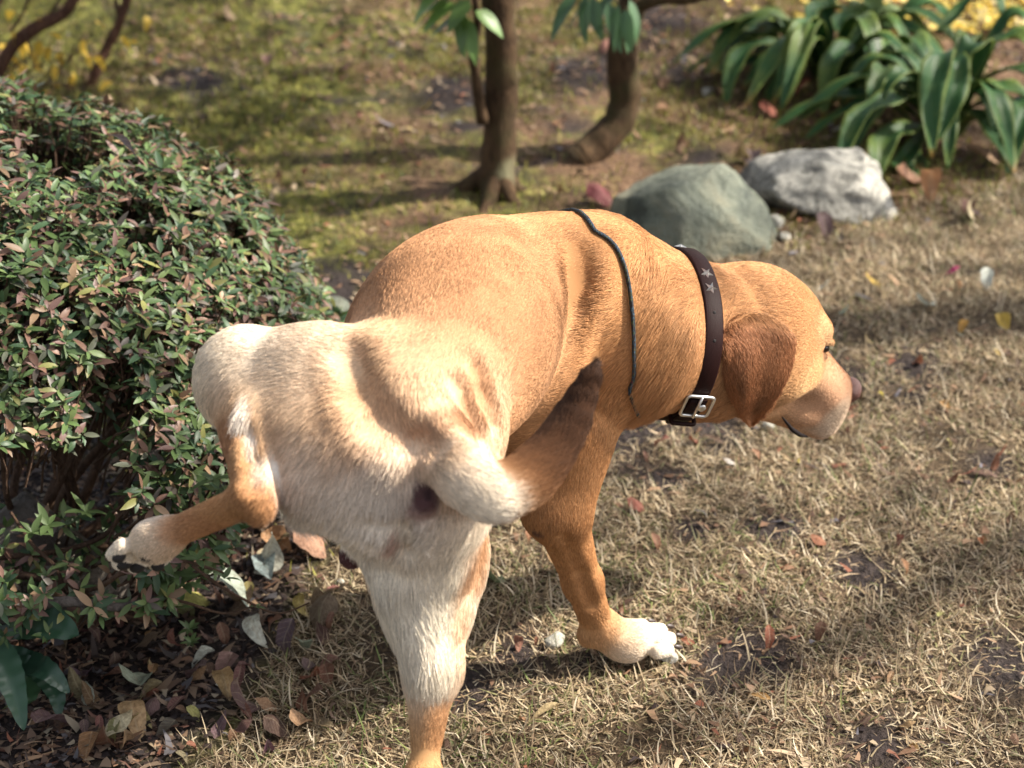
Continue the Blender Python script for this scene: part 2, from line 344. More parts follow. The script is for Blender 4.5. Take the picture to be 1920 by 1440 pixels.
g = GP(70, 1225); rock('boulder', g + np.array([-.02, .09, .05]), (.115, .09, .105), 31, MR3, 'dull brown stone half hidden under the azalea branches', rotz=.3)
g = GP(620, 600); rock('stone', g + np.array([-.02, .03, .004]), (.05, .04, .02), 35, MR1, 'small flat grey green stone at the edge of the moss', rotz=.3)
# pale chips
MCHIP = rockmat('chip_pale', [(.3, (.30, .29, .24)), (.6, (.52, .50, .43)), (.8, (.62, .60, .54))], (.45, .43, .38), 60)
for (px, py, s, lab) in ((1040, 1212, .015, 'pale stone chip lying in the grass behind the planted front paw'), (1253, 1240, .0115, 'pale stone chip touching the toes of the planted front paw'), (1440, 806, .011, 'whitish pebble on bare soil below the dog chin'), (1326, 180, .016, 'white pebble beside the outer strap leaves'), (640, 1095, .006, 'tiny white pebble in the grass under the dog belly'),
                         (1455, 425, .020, 'cream coloured stone chip between the two rocks'), (1470, 450, .014, 'broken cream chip lying against the boulder foot')):
    g = GP(px, py); o = rock('stone_chip', g + np.array([0, 0, s * .45]), (s, s * .72, s * .62), int(px), MCHIP, lab, rotz=px * .01, cuts=7); o['category'] = 'stone'

# ================================================================== azalea shrub
MAZ = leafy('azalea_leaf', .45, .22, spec=.35)
def azalea_leafmat():
    m = N('azalea_leaf_object'); col = m.objcolor(); m.set(Base_Color=col, Roughness=.45, Specular_IOR_Level=.35)
    tr = m.n('ShaderNodeBsdfTranslucent'); m.l(col, tr.inputs[0]); mx = m.n('ShaderNodeMixShader'); mx.inputs[0].default_value = .22
    m.l(m.b.outputs[0], mx.inputs[1]); m.l(tr.outputs[0], mx.inputs[2]); m.l(mx.outputs[0], m.out.inputs[0]); return m.m
MLEAFO = azalea_leafmat()
AZC = np.array([-.76, 2.26, .13]); AZR = np.array([.53, .60, .385])
AZO = np.array([-.62, 2.05, float(gz(-.62, 2.05))])
az = empty('azalea_shrub', AZO); tag(az, 'rounded azalea shrub with small green and bronze leaves', 'shrub')
lv = [leaf_geo(1.0, .34, 4, 1, .22, c_, 0, .8, .85, s) for s, c_ in ((1, .35), (2, .7), (3, .1), (4, .5))]
ros = []
tries = 0
r_ = np.random.default_rng(42)
while len(ros) < 3900 and tries < 200000:
    tries += 1
    d = nrm(r_.normal(0, 1, 3)); d[2] = d[2] * .9 + .12; d = nrm(d)
    rr = 1 - .30 * r_.random() ** 2.2
    lump = 1 + .09 * float(fbm(d * 1.0, 2.6, 50)) + .05 * float(fbm(d, 7, 51, 2))
    p = AZC + d * AZR * rr * lump
    if p[2] < .10 or p[0] < -1.3: continue
    u1, v1, d1 = proj(p)
    if u1 < -160 or v1 < -50: continue
    if d[1] > .55: continue
    if p[2] < .25 and r_.random() < .40: continue
    if float(fbm(p, 9, 52, 2)) < -.26: continue
    ros.append((p, d, d1))
LEAVES = []
for p, d, dep in ros:
    ax = nrm(d * .75 + np.array([0, 0, .75]) + r_.normal(0, .28, 3)); e1 = nrm(np.cross(ax, (.3, .7, .2))); e2 = np.cross(ax, e1)
    k = r_.integers(5, 9); a0 = r_.uniform(0, 6.28); tone = r_.random()
    big = r_.uniform(.75, 1.2)
    for i in range(k):
        a = a0 + i * 2 * math.pi / k + r_.normal(0, .25); el_ = r_.uniform(.15, .9)
        f = nrm((e1 * math.cos(a) + e2 * math.sin(a)) * math.cos(el_) + ax * math.sin(el_) + np.array([0, 0, -.12])); L = r_.uniform(.013, .025) * big
        u = nrm(ax - np.dot(ax, f) * f + r_.normal(0, .2, 3)); s = np.cross(u, f)
        q = r_.random()
        if q < .60: c = np.array([(.060, .100, .036), (.085, .135, .045), (.045, .085, .040), (.120, .165, .060)][r_.integers(4)])
        elif q < .87: c = np.array([(.22, .125, .085), (.17, .095, .070), (.26, .17, .10), (.16, .095, .080)][r_.integers(4)])
        else: c = np.array([(.115, .125, .085), (.19, .19, .065), (.10, .085, .070)][r_.integers(3)])
        c = c * r_.uniform(.7, 1.4); LEAVES.append((p + ax * r_.uniform(-.006, .004), f, s, u, L, c, dep, r_.integers(4)))
LEAVES.sort(key=lambda q: q[6])
seen = [q for q in LEAVES if 0 < proj(q[0])[0] < 620 and 180 < proj(q[0])[1] < 1100]
first = set(id(q) for q in seen[:300]); lme = []
for V, F in lv:
    me = mesh_from('azalea_leaf', V, F); me.materials.append(MLEAFO); lme.append(me)
Vs = []; Fs = []; Cs = []; off = 0
for q in LEAVES:
    p, f, s, u, L, c, dep, k = q
    if id(q) in first:
        o = bpy.data.objects.new('leaf', lme[k]); COL.objects.link(o); o.parent = az
        M = Matrix(((f[0] * L, s[0] * L, u[0] * L, p[0] - AZO[0]), (f[1] * L, s[1] * L, u[1] * L, p[1] - AZO[1]), (f[2] * L, s[2] * L, u[2] * L, p[2] - AZO[2]), (0, 0, 0, 1))); o.matrix_local = M; o.color = (*c, 1)
    else:
        V, F = lv[k]; Vs.append(p - AZO + L * (V[:, :1] * f + V[:, 1:2] * s + V[:, 2:] * u)); Fs.append(F + off); off += len(V); Cs.append(np.tile(c, (len(V), 1)))
me = mesh_from('leaves', np.concatenate(Vs), np.concatenate(Fs)); set_attr(me, 'tint', np.concatenate(Cs)); o = link('leaves', me, MAZ, az); o['kind'] = 'stuff'
# main stems and the thin twigs that carry the rosettes
def AZB(pts, r0, r1, mat=MTWIG, n=None, seed=0, seg=8): return branch('stem', pts, r0, r1, mat, az, AZO, n, seg, .10, seed)
base = AZO + np.array([0, 0, -.01])
for k in range(16):
    t = ros[r_.integers(len(ros))][0]; mid = (base * .45 + t * .55) + np.array([0, 0, -.05]) + r_.normal(0, .03, 3)
    AZB([base + r_.normal(0, .03, 3) * (1, 1, 0), (base + mid) / 2 + r_.normal(0, .03, 3), mid, t], .0085, .002, MTWIG, 16, k)
Vs = []; Fs = []; off = 0
for p, d, dep in ros:
    q = p - (d * .5 + np.array([0, 0, .5])) * r_.uniform(.05, .12) + r_.normal(0, .012, 3); V, F = tube([q, (p + q) / 2 + r_.normal(0, .004, 3), p], [.0018, .0014, .0009], 4, False); Vs.append(V - AZO); Fs.append(np.array(F) + off); off += len(V)
o = link('twigs', mesh_from('twigs', np.concatenate(Vs), np.concatenate(Fs)), MTWIG, az); o['kind'] = 'stuff'
# bare low branches sweeping out over the litter
low = [([(-40, 1190, 1.80), (60, 1140, 1.78), (130, 1128, 1.77), (230, 1138, 1.78), (300, 1118, 1.80)], .0075, .0045),
       ([(-30, 1070, 1.84), (80, 1085, 1.82), (160, 1115, 1.80), (230, 1150, 1.79), (300, 1165, 1.79)], .0050, .0022),
       ([(130, 1110, 1.80), (190, 1098, 1.79), (245, 1065, 1.78), (330, 1050, 1.80), (420, 1075, 1.80)], .0040, .0016),
       ([(-20, 1045, 1.86), (60, 1040, 1.86), (130, 1030, 1.88), (200, 1000, 1.90), (240, 940, 1.92)], .0042, .0024),
       ([(360, 1060, 1.80), (400, 1090, 1.79), (450, 1120, 1.79), (520, 1150, 1.80), (580, 1130, 1.80)], .0022, .0009),
       ([(300, 1120, 1.80), (350, 1130, 1.79), (420, 1150, 1.79), (480, 1135, 1.79)], .0022, .0009),
       ([(120, 1110, 1.80), (105, 1065, 1.82), (60, 1020, 1.84), (20, 960, 1.86)], .0028, .0018)]
tw_end = []
for k, (pts, r0, r1) in enumerate(low):
    w = [P(*q) for q in pts]; AZB(w, r0, r1, MGREY if k == 0 else MTWIG, 22, k + 20); tw_end.append(w)
def sprig(p, n, L, col, parent, org, up=(0, 0, 1), name='sprig'):
    ax = nrm(np.array(up, float) + r_.normal(0, .25, 3)); e1 = nrm(np.cross(ax, (.3, .7, .2))); e2 = np.cross(ax, e1); Vs = []; Fs = []; off = 0; Cs = []
    for i in range(n):
        a = i * 2.4; f = nrm((e1 * math.cos(a) + e2 * math.sin(a)) * .8 + ax * r_.uniform(.2, .8)); u = nrm(ax - np.dot(ax, f) * f); s = np.cross(u, f); V, F = lv[r_.integers(4)]
        l = L * r_.uniform(.7, 1.2); Vs.append(p + l * (V[:, :1] * f + V[:, 1:2] * s + V[:, 2:] * u) - org); Fs.append(F + off); off += len(V); Cs.append(np.tile(np.array(col) * r_.uniform(.7, 1.25), (len(V), 1)))
    me = mesh_from(name, np.concatenate(Vs), np.concatenate(Fs)); set_attr(me, 'tint', np.concatenate(Cs)); return link(name, me, MAZ, parent)
for (px, py, y, n, L) in ((320, 1075, 1.80, 7, .024), (345, 1095, 1.80, 7, .026), (300, 1090, 1.79, 6, .028), (370, 1050, 1.80, 6, .022), (270, 1130, 1.80, 5, .030), (355, 1180, 1.80, 8, .016), (358, 1205, 1.80, 8, .014), (420, 1085, 1.79, 6, .018), (480, 1138, 1.79, 5, .012), (330, 1140, 1.80, 6, .024),
                          (60, 1000, 1.80, 7, .026), (90, 985, 1.82, 7, .024), (160, 960, 1.84, 7, .024), (250, 930, 1.86, 7, .026), (330, 905, 1.86, 7, .026), (400, 900, 1.84, 7, .024)):
    sprig(P(px, py, y), n, L, (.075, .115, .040), az, AZO)

# ================================================================== trees behind
MBROAD = leafy('tree_leaf', .42, .25, spec=.45)
def leaf_cluster(name, pts, L, Wd, col, parent, org, mat, droop=.9, seed=0):
    r = np.random.default_rng(seed)
    for p, yaw, pit in pts:
        V, F = leaf_geo(L * r.uniform(.8, 1.15), Wd * r.uniform(.85, 1.1), 7, 2, .18, droop * r.uniform(.6, 1.3), .04, .8, .65, int(r.integers(999)))
        me = mesh_from(name, V, F); c = np.tile(np.array(col) * r.uniform(.75, 1.25), (len(V), 1)); set_attr(me, 'tint', c)
        o = link(name, me, mat, parent); o.matrix_local = Matrix.Translation(Vector(np.asarray(p) - org)) @ Matrix.Rotation(yaw, 4, 'Z') @ Matrix.Rotation(-pit, 4, 'Y') @ Matrix.Rotation(r.uniform(-.5, .5), 4, 'X')
def crown(parent, org, c, R, n, L, Wd, col, seed, mat):
    r = np.random.default_rng(seed); V0, F0 = leaf_geo(1, Wd / L, 4, 1, .2, .5, 0, .8, .7, 3); Vs = []; Fs = []; Cs = []; off = 0
    cl = [np.array(c) + nrm(r.normal(0, 1, 3)) * np.array(R) * r.random() ** .4 for _ in range(max(8, n // 40))]
    for i in range(n):
        p = cl[r.integers(len(cl))] + r.normal(0, .09, 3); f = nrm(r.normal(0, 1, 3) * (1, 1, .4) + (0, 0, -.3)); u = nrm(np.array([0, 0, 1.]) - f[2] * f + r.normal(0, .3, 3)); s = nrm(np.cross(u, f)); u = np.cross(f, s); l = L * r.uniform(.7, 1.2)
        Vs.append(p - org + l * (V0[:, :1] * f + V0[:, 1:2] * s + V0[:, 2:] * u)); Fs.append(F0 + off); off += len(V0); Cs.append(np.tile(np.array(col) * r.uniform(.6, 1.4), (len(V0), 1)))
    me = mesh_from('crown', np.concatenate(Vs), np.concatenate(Fs)); set_attr(me, 'tint', np.concatenate(Cs)); o = link('crown', me, mat, parent); o['kind'] = 'stuff'
    for q in cl[::3]:
        branch('limb', [np.array(c) + (0, 0, -R[2] * .9), (np.array(c) + q) / 2 + r.normal(0, .05, 3), q], .012, .004, MBARK, parent, org, 10, 6)
# straight trunk
b1 = GP(930, 362); T1 = empty('tree', b1); tag(T1, 'straight slim tree trunk rising behind the dog back', 'tree', None)
yb = float(b1[1]); pts = [b1 + (0, 0, -.03), P(930, 340, yb), P(937, 250, yb + .01), P(940, 120, yb + .015), P(935, 0, yb + .02), P(925, -200, yb + .03), P(940, -700, yb + .08)]
n_ = 60; c_ = spline(pts, n_); R1 = np.interp(np.linspace(0, 1, n_), [0, .05, .12, .3, 1], [.044, .038, .034, .032, .026]) * (1 + .025 * np.sin(np.arange(n_) * .8))
V, F = tube(c_, R1, 16); V = V + .0035 * vnoise(V, 40, 9)[:, None] * nrm(V - np.repeat(c_, 16, 0)); tm = mesh_from('trunk', V - b1, F); lc = P(954, 330, yb - .02); set_attr(tm, 'lichen', np.clip(1.35 - np.linalg.norm((V - lc) / (.020, .04, .034), axis=1) + .5 * vnoise(V, 60, 77), 0, 1))
mb = MBARK.copy(); mb.name = 'bark_lichen'; t_ = mb.node_tree; at_ = t_.nodes.new('ShaderNodeAttribute'); at_.attribute_name = 'lichen'; bs_ = t_.nodes['Principled BSDF']; src = bs_.inputs['Base Color'].links[0].from_socket
mx_ = t_.nodes.new('ShaderNodeMix'); mx_.data_type = 'RGBA'; t_.links.new(at_.outputs['Fac'], mx_.inputs[0]); t_.links.new(src, mx_.inputs[6]); mx_.inputs[7].default_value = (.17, .16, .095, 1); t_.links.new(mx_.outputs[2], bs_.inputs['Base Color'])
link('trunk', tm, mb, T1)
for a, l_ in ((2.9, .13), (.4, .08), (4.4, .09), (5.4, .08)):
    e = b1 + np.array([math.cos(a) * l_, math.sin(a) * l_, -.02]); branch('root', [b1 + (0, 0, .05), b1 * .5 + e * .5 + (0, 0, .012), e], .022, .008, MBARK, T1, b1, 10)
side = [P(905, 230, yb - .02), P(893, 150, yb - .03), P(888, 90, yb - .04), P(896, 40, yb - .04), P(880, -60, yb - .05)]
branch('side_stem', side, .011, .006, MBARK, T1, b1, 20); 
cl = [(P(px, py, yb + dy), yaw, pit) for px, py, dy, yaw, pit in ((838, 2, -.03, 3.0, -.15), (870, 28, -.05, 3.2, -.10), (850, 5, -.04, 3.7, -.25), (868, 26, -.05, 4.5, -.75), (882, 10, -.04, 2.4, .15), (830, -18, -.04, 3.0, -.1), (872, 34, -.05, 5.0, -.6), (892, 20, -.06, 5.9, -.3), (825, -15, -.05, 3.5, -.35), (858, -5, -.05, 2.9, -.05), (880, 0, -.05, 3.9, -.5))]
leaf_cluster('leaf', cl, .078, .032, (.105, .185, .045), T1, b1, MBROAD, .6, 3)
crown(T1, b1, P(930, -900, yb + .1), (.55, .5, .35), 1500, .085, .034, (.075, .125, .04), 61, MBROAD)
# dog-leg trunk with a sawn stub
b2 = GP(1105, 300); yb = float(b2[1]) + .02; T2 = empty('tree', b2); tag(T2, 'crooked tree trunk with a sawn off stub at its foot', 'tree')
pts = [P(1088, 296, yb - .02), P(1120, 272, yb), P(1160, 228, yb + .02), P(1172, 180, yb + .03), P(1168, 110, yb + .03), P(1176, 40, yb + .04), P(1190, -40, yb + .06), P(1200, -400, yb + .1), P(1190, -800, yb + .15)]
n_ = 56; c_ = spline(pts, n_); R2 = np.interp(np.linspace(0, 1, n_), [0, .1, .3, .6, 1], [.031, .032, .031, .028, .022]) * (1 + .025 * np.sin(np.arange(n_) * .9))
V, F = tube(c_, R2, 16); V = V + .004 * vnoise(V, 38, 19)[:, None] * nrm(V - np.repeat(c_, 16, 0)); tr2 = link('trunk', mesh_from('trunk', V - b2, F), MBARK, T2)
e = P(1088, 296, yb - .02); dv = nrm(e - P(1120, 272, yb)); s0 = e + dv * .001
V, F = tube([s0 - dv * .006, s0 + dv * .004, s0 + dv * .0045, s0 - dv * .004], [.030, .029, .016, .011], 16, True); link('sawn_end', mesh_from('sawn_end', V - b2, F), MCUT, T2)
branch('root', [P(1150, 235, yb + .02), P(1125, 275, yb + .04), GP(1130, 300) + (0, .03, -.02)], .028, .030, MBARK, T2, b2, 12)
branch('limb', [P(1178, 20, yb + .04), P(1230, -2, yb + .03), P(1300, -6, yb + .02), P(1400, -40, yb + .02)], .015, .011, MBARK, T2, b2, 14)
cl = [(P(px, py, yb + dy), yaw, pit) for px, py, dy, yaw, pit in ((1078, -8, -.05, 3.9, -.45), (1098, -8, -.07, 4.4, -.75), (1110, -5, -.08, 4.9, -.85), (1140, 5, -.08, 5.1, -.9), (1160, 10, -.09, 4.2, -.75), (1172, 18, -.10, 4.8, -1.0), (1180, 0, -.07, 5.6, -1.0), (1150, -10, -.06, 3.6, -.6), (1170, 20, -.08, 5.3, -1.1), (1120, -20, -.06, 3.5, -.5))]
leaf_cluster('leaf', cl, .085, .030, (.060, .120, .055), T2, b2, MBROAD, .45, 4)
crown(T2, b2, P(1190, -950, yb + .2), (.5, .5, .35), 1300, .085, .034, (.075, .125, .04), 62, MBROAD)

# ================================================================== bare shrub with yellow leaves, far left
S0 = GP(120, 165); SH = empty('bare_shrub', S0); tag(SH, 'nearly bare shrub with a few yellow leaves above the azalea', 'shrub')
ys = float(S0[1]); MY = leafy('yellow_leaf', .5, .4)
brs = [([(152, 200, 0), (175, 150, 0), (200, 90, .02), (225, 40, .02), (255, -60, .03)], .0125, .0100), ([(-30, 130, -.05), (20, 92, -.05), (70, 50, -.05), (125, 20, -.05), (150, -40, -.05)], .0165, .0120), ([(225, 35, .02), (218, 5, .02), (215, -40, .02)], .006, .004),
       ([(165, 190, 0), (200, 160, 0), (228, 128, .01)], .004, .002), ([(60, 190, -.03), (110, 130, -.02), (150, 90, -.02), (172, 60, -.02)], .0035, .0015), ([(0, 190, -.04), (60, 130, -.03), (120, 110, -.03)], .003, .0012), ([(20, 60, -.06), (45, 20, -.06), (60, -30, -.06)], .004, .003), ([(-20, 150, -.06), (40, 118, -.05), (60, 100, -.05)], .0028, .0012), ([(90, 30, -.05), (110, 0, -.05), (130, -30, -.05)], .003, .002), ([(-10, 40, -.07), (0, 0, -.07), (10, -40, -.07)], .006, .004)]
for k, (pts, r0, r1) in enumerate(brs):
    w = [P(px, py, ys + dy) for px, py, dy in pts]
    if k in (0, 1): w[0][2] = min(w[0][2], float(gz(w[0][0], w[0][1])))
    branch('stem', w, r0, r1, bark('bark_red%d' % k, (.035, .016, .012), (.15, .078, .050), 70) if k < 2 else MTWIG, SH, S0, 18, 8, .1, k)
r = np.random.default_rng(5)
for k in range(26):
    a = P(r.uniform(-40, 190), r.uniform(120, 210), ys + r.uniform(-.1, .02)); d = np.array([r.uniform(-.6, 1), r.uniform(-.5, .5), r.uniform(.5, 1.4)]) * r.uniform(.05, .13); branch('twig', [a, a + d * .5 + r.normal(0, .008, 3), a + d], .0018, .0007, MTWIG, SH, S0, 8, 5)
spots = [(50, 25), (60, 35), (95, 62), (155, 75), (230, 68), (243, 78), (135, 135), (100, 172), (110, 175), (118, 185), (35, 118), (48, 122), (58, 130), (80, 95), (112, 100), (28, 60), (15, 140), (208, 152), (275, 30), (305, 200), (172, 75), (8, 112), (88, 88), (20, 20), (70, 78), (40, 150)] + [(r.uniform(-10, 190), r.uniform(20, 190)) for _ in range(16)]
cl = [(P(px, py, ys + r.uniform(-.06, .02)), r.uniform(0, 6.28), r.uniform(-1.2, .2)) for px, py in spots]
leaf_cluster('leaf', cl, .040, .019, (.62, .42, .06), SH, S0, MY, .6, 8)

# ================================================================== strap-leaved clump, upper right
m = N('strap_leaf'); vn = m.n('ShaderNodeTexWave'); vn.inputs['Scale'].default_value = 1.0; vn.inputs['Distortion'].default_value = .6; cbx = m.n('ShaderNodeCombineXYZ'); m.l(m.math('MULTIPLY', m.attr('rim').outputs['Fac'], 2.6), cbx.inputs[0]); m.l(cbx.outputs[0], vn.inputs['Vector']); tx = m.attr('tint'); sw = m.attr('rim').outputs['Fac']; nq = m.noise(24, 4, .6, m.obj())
c = m.mix(m.ramp(sw, [(.74, (0, 0, 0)), (1.0, (1, 1, 1))]).outputs[0], tx.outputs['Color'], (.24, .30, .065))
c = m.mix(m.ramp(nq.outputs[0], [(.55, (0, 0, 0)), (.80, (.8, .8, .8))]).outputs[0], c, (.13, .19, .040))
c = m.mix(m.math('MULTIPLY', vn.outputs[0], .45), c, (.020, .060, .020)); nb = m.noise(7, 3, .6, m.pos()); c = m.mix(m.ramp(nb.outputs[0], [(.50, (0, 0, 0)), (.70, (.75, .75, .75))]).outputs[0], c, (.15, .20, .035)); m.bump(vn.outputs[0], .35, .004)
c = m.mix(m.attr('tip').outputs['Fac'], c, (.42, .23, .06))
m.set(Base_Color=c, Roughness=.42, Specular_IOR_Level=.32); tr = m.n('ShaderNodeBsdfTranslucent'); m.l(c, tr.inputs[0]); mx = m.n('ShaderNodeMixShader'); mx.inputs[0].default_value = .25
m.l(m.b.outputs[0], mx.inputs[1]); m.l(tr.outputs[0], mx.inputs[2]); m.l(mx.outputs[0], m.out.inputs[0]); MSTRAP = m.m
def strap(root, tip_h, path, Wd, col, parent, org, seed=0, dead=0.0, name='leaf'):
    r = np.random.default_rng(seed); n = 16; c = spline(path, n); V = []; rim = []; tip = []; cr = 3
    for i in range(n):
        t = i / (n - 1); w = Wd * .5 * min(1, (.30 + 1.5 * t)) * (1 - max(0, (t - .55) / .45) ** 1.8) + .001
        tg = nrm(c[min(i + 1, n - 1)] - c[max(i - 1, 0)]); hz = nrm(np.array([tg[1], -tg[0], 0]) + 1e-6) if np.hypot(tg[0], tg[1]) > .15 else nrm(np.cross(tg, nrm(path[-1] - path[0])))
        if i == 0: pv = hz
        if np.dot(hz, pv) < 0: hz = -hz
        hz = nrm(hz * .5 + pv * .5 - np.dot(hz * .5 + pv * .5, tg) * tg); pv = hz; nu = np.cross(hz, tg); nu = nu if nu[2] > -.2 else nu
        for q in range(-cr, cr + 1):
            a = q / cr; V.append(c[i] + hz * w * a + nu * (abs(a) * w * .38 + .26 * w * math.sin(t * 15 + a * 2.2 + seed) * abs(a))); rim.append(abs(a)); tip.append(max(0, (t - 1 + dead) / max(dead, .01)) if dead else 0)
    k = 2 * cr + 1; F = [(i * k + j, i * k + j + 1, (i + 1) * k + j + 1, (i + 1) * k + j) for i in range(n - 1) for j in range(k - 1)]
    me = mesh_from(name, np.array(V) - org, np.array(F)); set_attr(me, 'tint', np.tile(np.array(col) * r.uniform(.8, 1.25), (len(V), 1))); set_attr(me, 'rim', np.array(rim)); set_attr(me, 'tip', np.clip(np.array(tip), 0, 1))
    o = link(name, me, MSTRAP, parent); md = o.modifiers.new('thick', 'SOLIDIFY'); md.thickness = .0012; return o
def clump(nm, label, leaves, basepx, col, extra=0):
    o0 = GP(*basepx); e = empty(nm, o0); tag(e, label, 'plant')
    for k, (pts, Wd, dead) in enumerate(leaves):
        w = [P(px, py, o0[1] + dy) for px, py, dy in pts]
        for q in w: q[2] = max(q[2], float(gz(q[0], q[1])) + .004)
        strap(None, None, w, Wd * .88, col, e, o0, k + int(basepx[0]), dead)
    r = np.random.default_rng(int(basepx[0]))
    for k in range(extra):
        a = r.uniform(0, 6.28); dr = np.array([math.cos(a), math.sin(a), 0]); L = r.uniform(.16, .30); hgt = r.uniform(.08, .17); b = o0 + dr * r.uniform(.01, .05) + np.array([0, .03, -.005])
        w = [b, b + dr * L * .25 + (0, 0, hgt * .8), b + dr * L * .55 + (0, 0, hgt), b + dr * L * .85 + (0, 0, hgt * .6), b + dr * L * 1.05 + (0, 0, hgt * .1 + .01)]
        for q in w: q[2] = max(q[2], float(gz(q[0], q[1])) + .004)
        strap(None, None, np.array(w), r.uniform(.032, .048), col, e, o0, k + 77, r.choice([0, 0, .08, .15]))
    return e
SG = (.042, .120, .034)
# tip, arch and root pixels; depth offsets from the clump base in metres
clump('strap_leaf_plant', 'dark green clump of arching strap leaves above the pale rock', [
    ([(1500, 105, .0), (1460, 30, .02), (1400, 35, .02), (1355, 85, .0), (1335, 140, -.05)], .048, .12), ([(1500, 105, 0), (1450, 80, -.03), (1400, 95, -.06), (1370, 140, -.10), (1362, 200, -.14)], .050, .05),
    ([(1510, 100, 0), (1450, 20, .05), (1480, 45, .05), (1505, 80, .03), (1512, 100, .0)], .050, 0), ([(1540, 80, .0), (1520, 20, .10), (1570, 15, .12), (1600, 30, .10), (1650, 60, .05)], .050, 0),
    ([(1590, 110, 0), (1610, 85, -.05), (1580, 95, -.10), (1555, 130, -.16), (1542, 225, -.22)], .058, .06), ([(1590, 110, 0), (1640, 85, -.04), (1640, 90, -.10), (1635, 110, -.14), (1625, 145, -.17)], .055, 0),
    ([(1600, 100, 0), (1620, 55, .04), (1680, 50, .04), (1740, 80, .0), (1780, 130, -.05)], .060, 0), ([(1600, 100, 0), (1570, 40, .06), (1620, 25, .08), (1660, 20, .08), (1700, 40, .05)], .050, 0),
    ([(1650, 120, 0), (1640, 100, -.06), (1620, 110, -.10), (1615, 150, -.14), (1640, 215, -.16)], .052, 0), ([(1640, 140, 0), (1660, 130, -.04), (1690, 150, -.08), (1710, 190, -.10), (1715, 220, -.12)], .050, .05),
    ([(1480, 130, 0), (1440, 110, -.02), (1400, 120, -.03), (1370, 125, -.06), (1340, 135, -.08)], .040, .10), ([(1500, 140, 0), (1490, 130, -.04), (1465, 150, -.08), (1450, 180, -.10), (1447, 200, -.12)], .048, .10),
    ([(1560, 120, 0), (1600, 60, .04), (1640, 20, .06), (1620, -10, .10), (1590, -30, .12)], .048, 0), ([(1620, 100, 0), (1680, 40, .05), (1720, 10, .06), (1760, 15, .05), (1775, 35, .02)], .055, 0)], (1560, 150), SG, 24)
clump('strap_leaf_plant', 'broad strap leaf clump drooping over the lawn edge, leaf tips browned', [
    ([(1730, 190, 0), (1770, 100, -.10), (1755, 135, -.16), (1745, 200, -.20), (1748, 295, -.26)], .060, .05), ([(1740, 190, 0), (1790, 110, -.08), (1790, 160, -.13), (1778, 210, -.17), (1752, 270, -.22)], .060, .06),
    ([(1730, 210, 0), (1700, 185, -.08), (1655, 195, -.13), (1605, 230, -.17), (1565, 330, -.24)], .062, .04), ([(1740, 230, 0), (1715, 240, -.10), (1670, 255, -.15), (1650, 290, -.20), (1645, 345, -.24)], .066, .06),
    ([(1735, 240, 0), (1710, 280, -.12), (1690, 320, -.18), (1705, 370, -.21), (1738, 415, -.24)], .052, .20), ([(1720, 260, -.02), (1715, 290, -.10), (1720, 330, -.16), (1722, 355, -.19), (1726, 385, -.20)], .040, .05),
    ([(1800, 180, 0), (1840, 110, -.04), (1830, 80, -.06), (1810, 100, -.08), (1795, 135, -.10)], .060, 0), ([(1800, 180, 0), (1830, 170, -.08), (1860, 160, -.10), (1900, 170, -.12), (1950, 200, -.14)], .060, 0),
    ([(1790, 200, 0), (1830, 215, -.08), (1860, 240, -.12), (1890, 275, -.16), (1905, 310, -.20)], .048, .08), ([(1850, 210, 0), (1905, 190, -.08), (1915, 220, -.12), (1900, 270, -.17), (1888, 345, -.22)], .056, .06),
    ([(1800, 160, 0), (1850, 90, .02), (1900, 70, .0), (1930, 85, -.03), (1960, 130, -.06)], .060, 0), ([(1830, 150, .02), (1870, 60, .08), (1900, 30, .08), (1930, 40, .06), (1960, 70, .04)], .050, 0),
    ([(1740, 160, 0), (1745, 130, .0), (1770, 115, .0), (1800, 125, -.03), (1830, 160, -.06)], .050, 0), ([(1790, 210, 0), (1850, 195, -.05), (1880, 205, -.08), (1910, 240, -.10), (1940, 290, -.12)], .050, .05),
    ([(1700, 210, .0), (1660, 130, -.02), (1650, 140, -.05), (1640, 165, -.08), (1632, 205, -.10)], .044, .0), ([(1760, 60, .1), (1800, 20, .14), (1840, -10, .14), (1870, 0, .12), (1880, 30, .10)], .05, 0)], (1770, 260), SG, 24)
# low broad leaf plant at the lower left corner
MSER = leafy('serrated_leaf', .3, .12, spec=.55)
L0 = GP(-30, 1330); LPn = empty('broad_leaf_plant', L0); tag(LPn, 'dark green toothed leaves of a low plant below the stone', 'plant')
def toothed(w, Wd, col, nm='leaf'):
    n = 40; c = spline([P(*q) for q in w], n); V = []; F = []; cr = 3
    for i in range(n):
        t = i / (n - 1); hw = Wd * .5 * (math.sin(math.pi * min(1, t ** .8 * .98 + .02)) ** .75) * (1 + .07 * ((i % 4) / 3 - .5)); tg = nrm(c[min(i + 1, n - 1)] - c[max(i - 1, 0)])
        vw = nrm(np.array([0, 0, CAM_H]) - c[i]); hz = nrm(np.cross(tg, vw * .8 + np.array([0, 0, .5]))); nu = np.cross(hz, tg)
        for q in range(-cr, cr + 1): a = q / cr; V.append(c[i] + hz * hw * a + nu * (abs(a) * hw * .25 + .0012 * math.sin(i * 1.2) * abs(a)))
    k = 2 * cr + 1; F = [(i * k + j, i * k + j + 1, (i + 1) * k + j + 1, (i + 1) * k + j) for i in range(n - 1) for j in range(k - 1)]
    me = mesh_from(nm, np.array(V) - L0, np.array(F)); set_attr(me, 'tint', np.tile(np.array(col), (len(V), 1))); link(nm, me, MSER, LPn)
yl = float(L0[1])
toothed([(-60, 1180, yl + .05), (10, 1165, yl + .03), (80, 1168, yl), (148, 1192, yl - .02)], .060, (.022, .060, .030))
toothed([(-50, 1140, yl + .02), (-20, 1130, yl + .02), (0, 1128, yl), (14, 1130, yl)], .035, (.02, .055, .03))
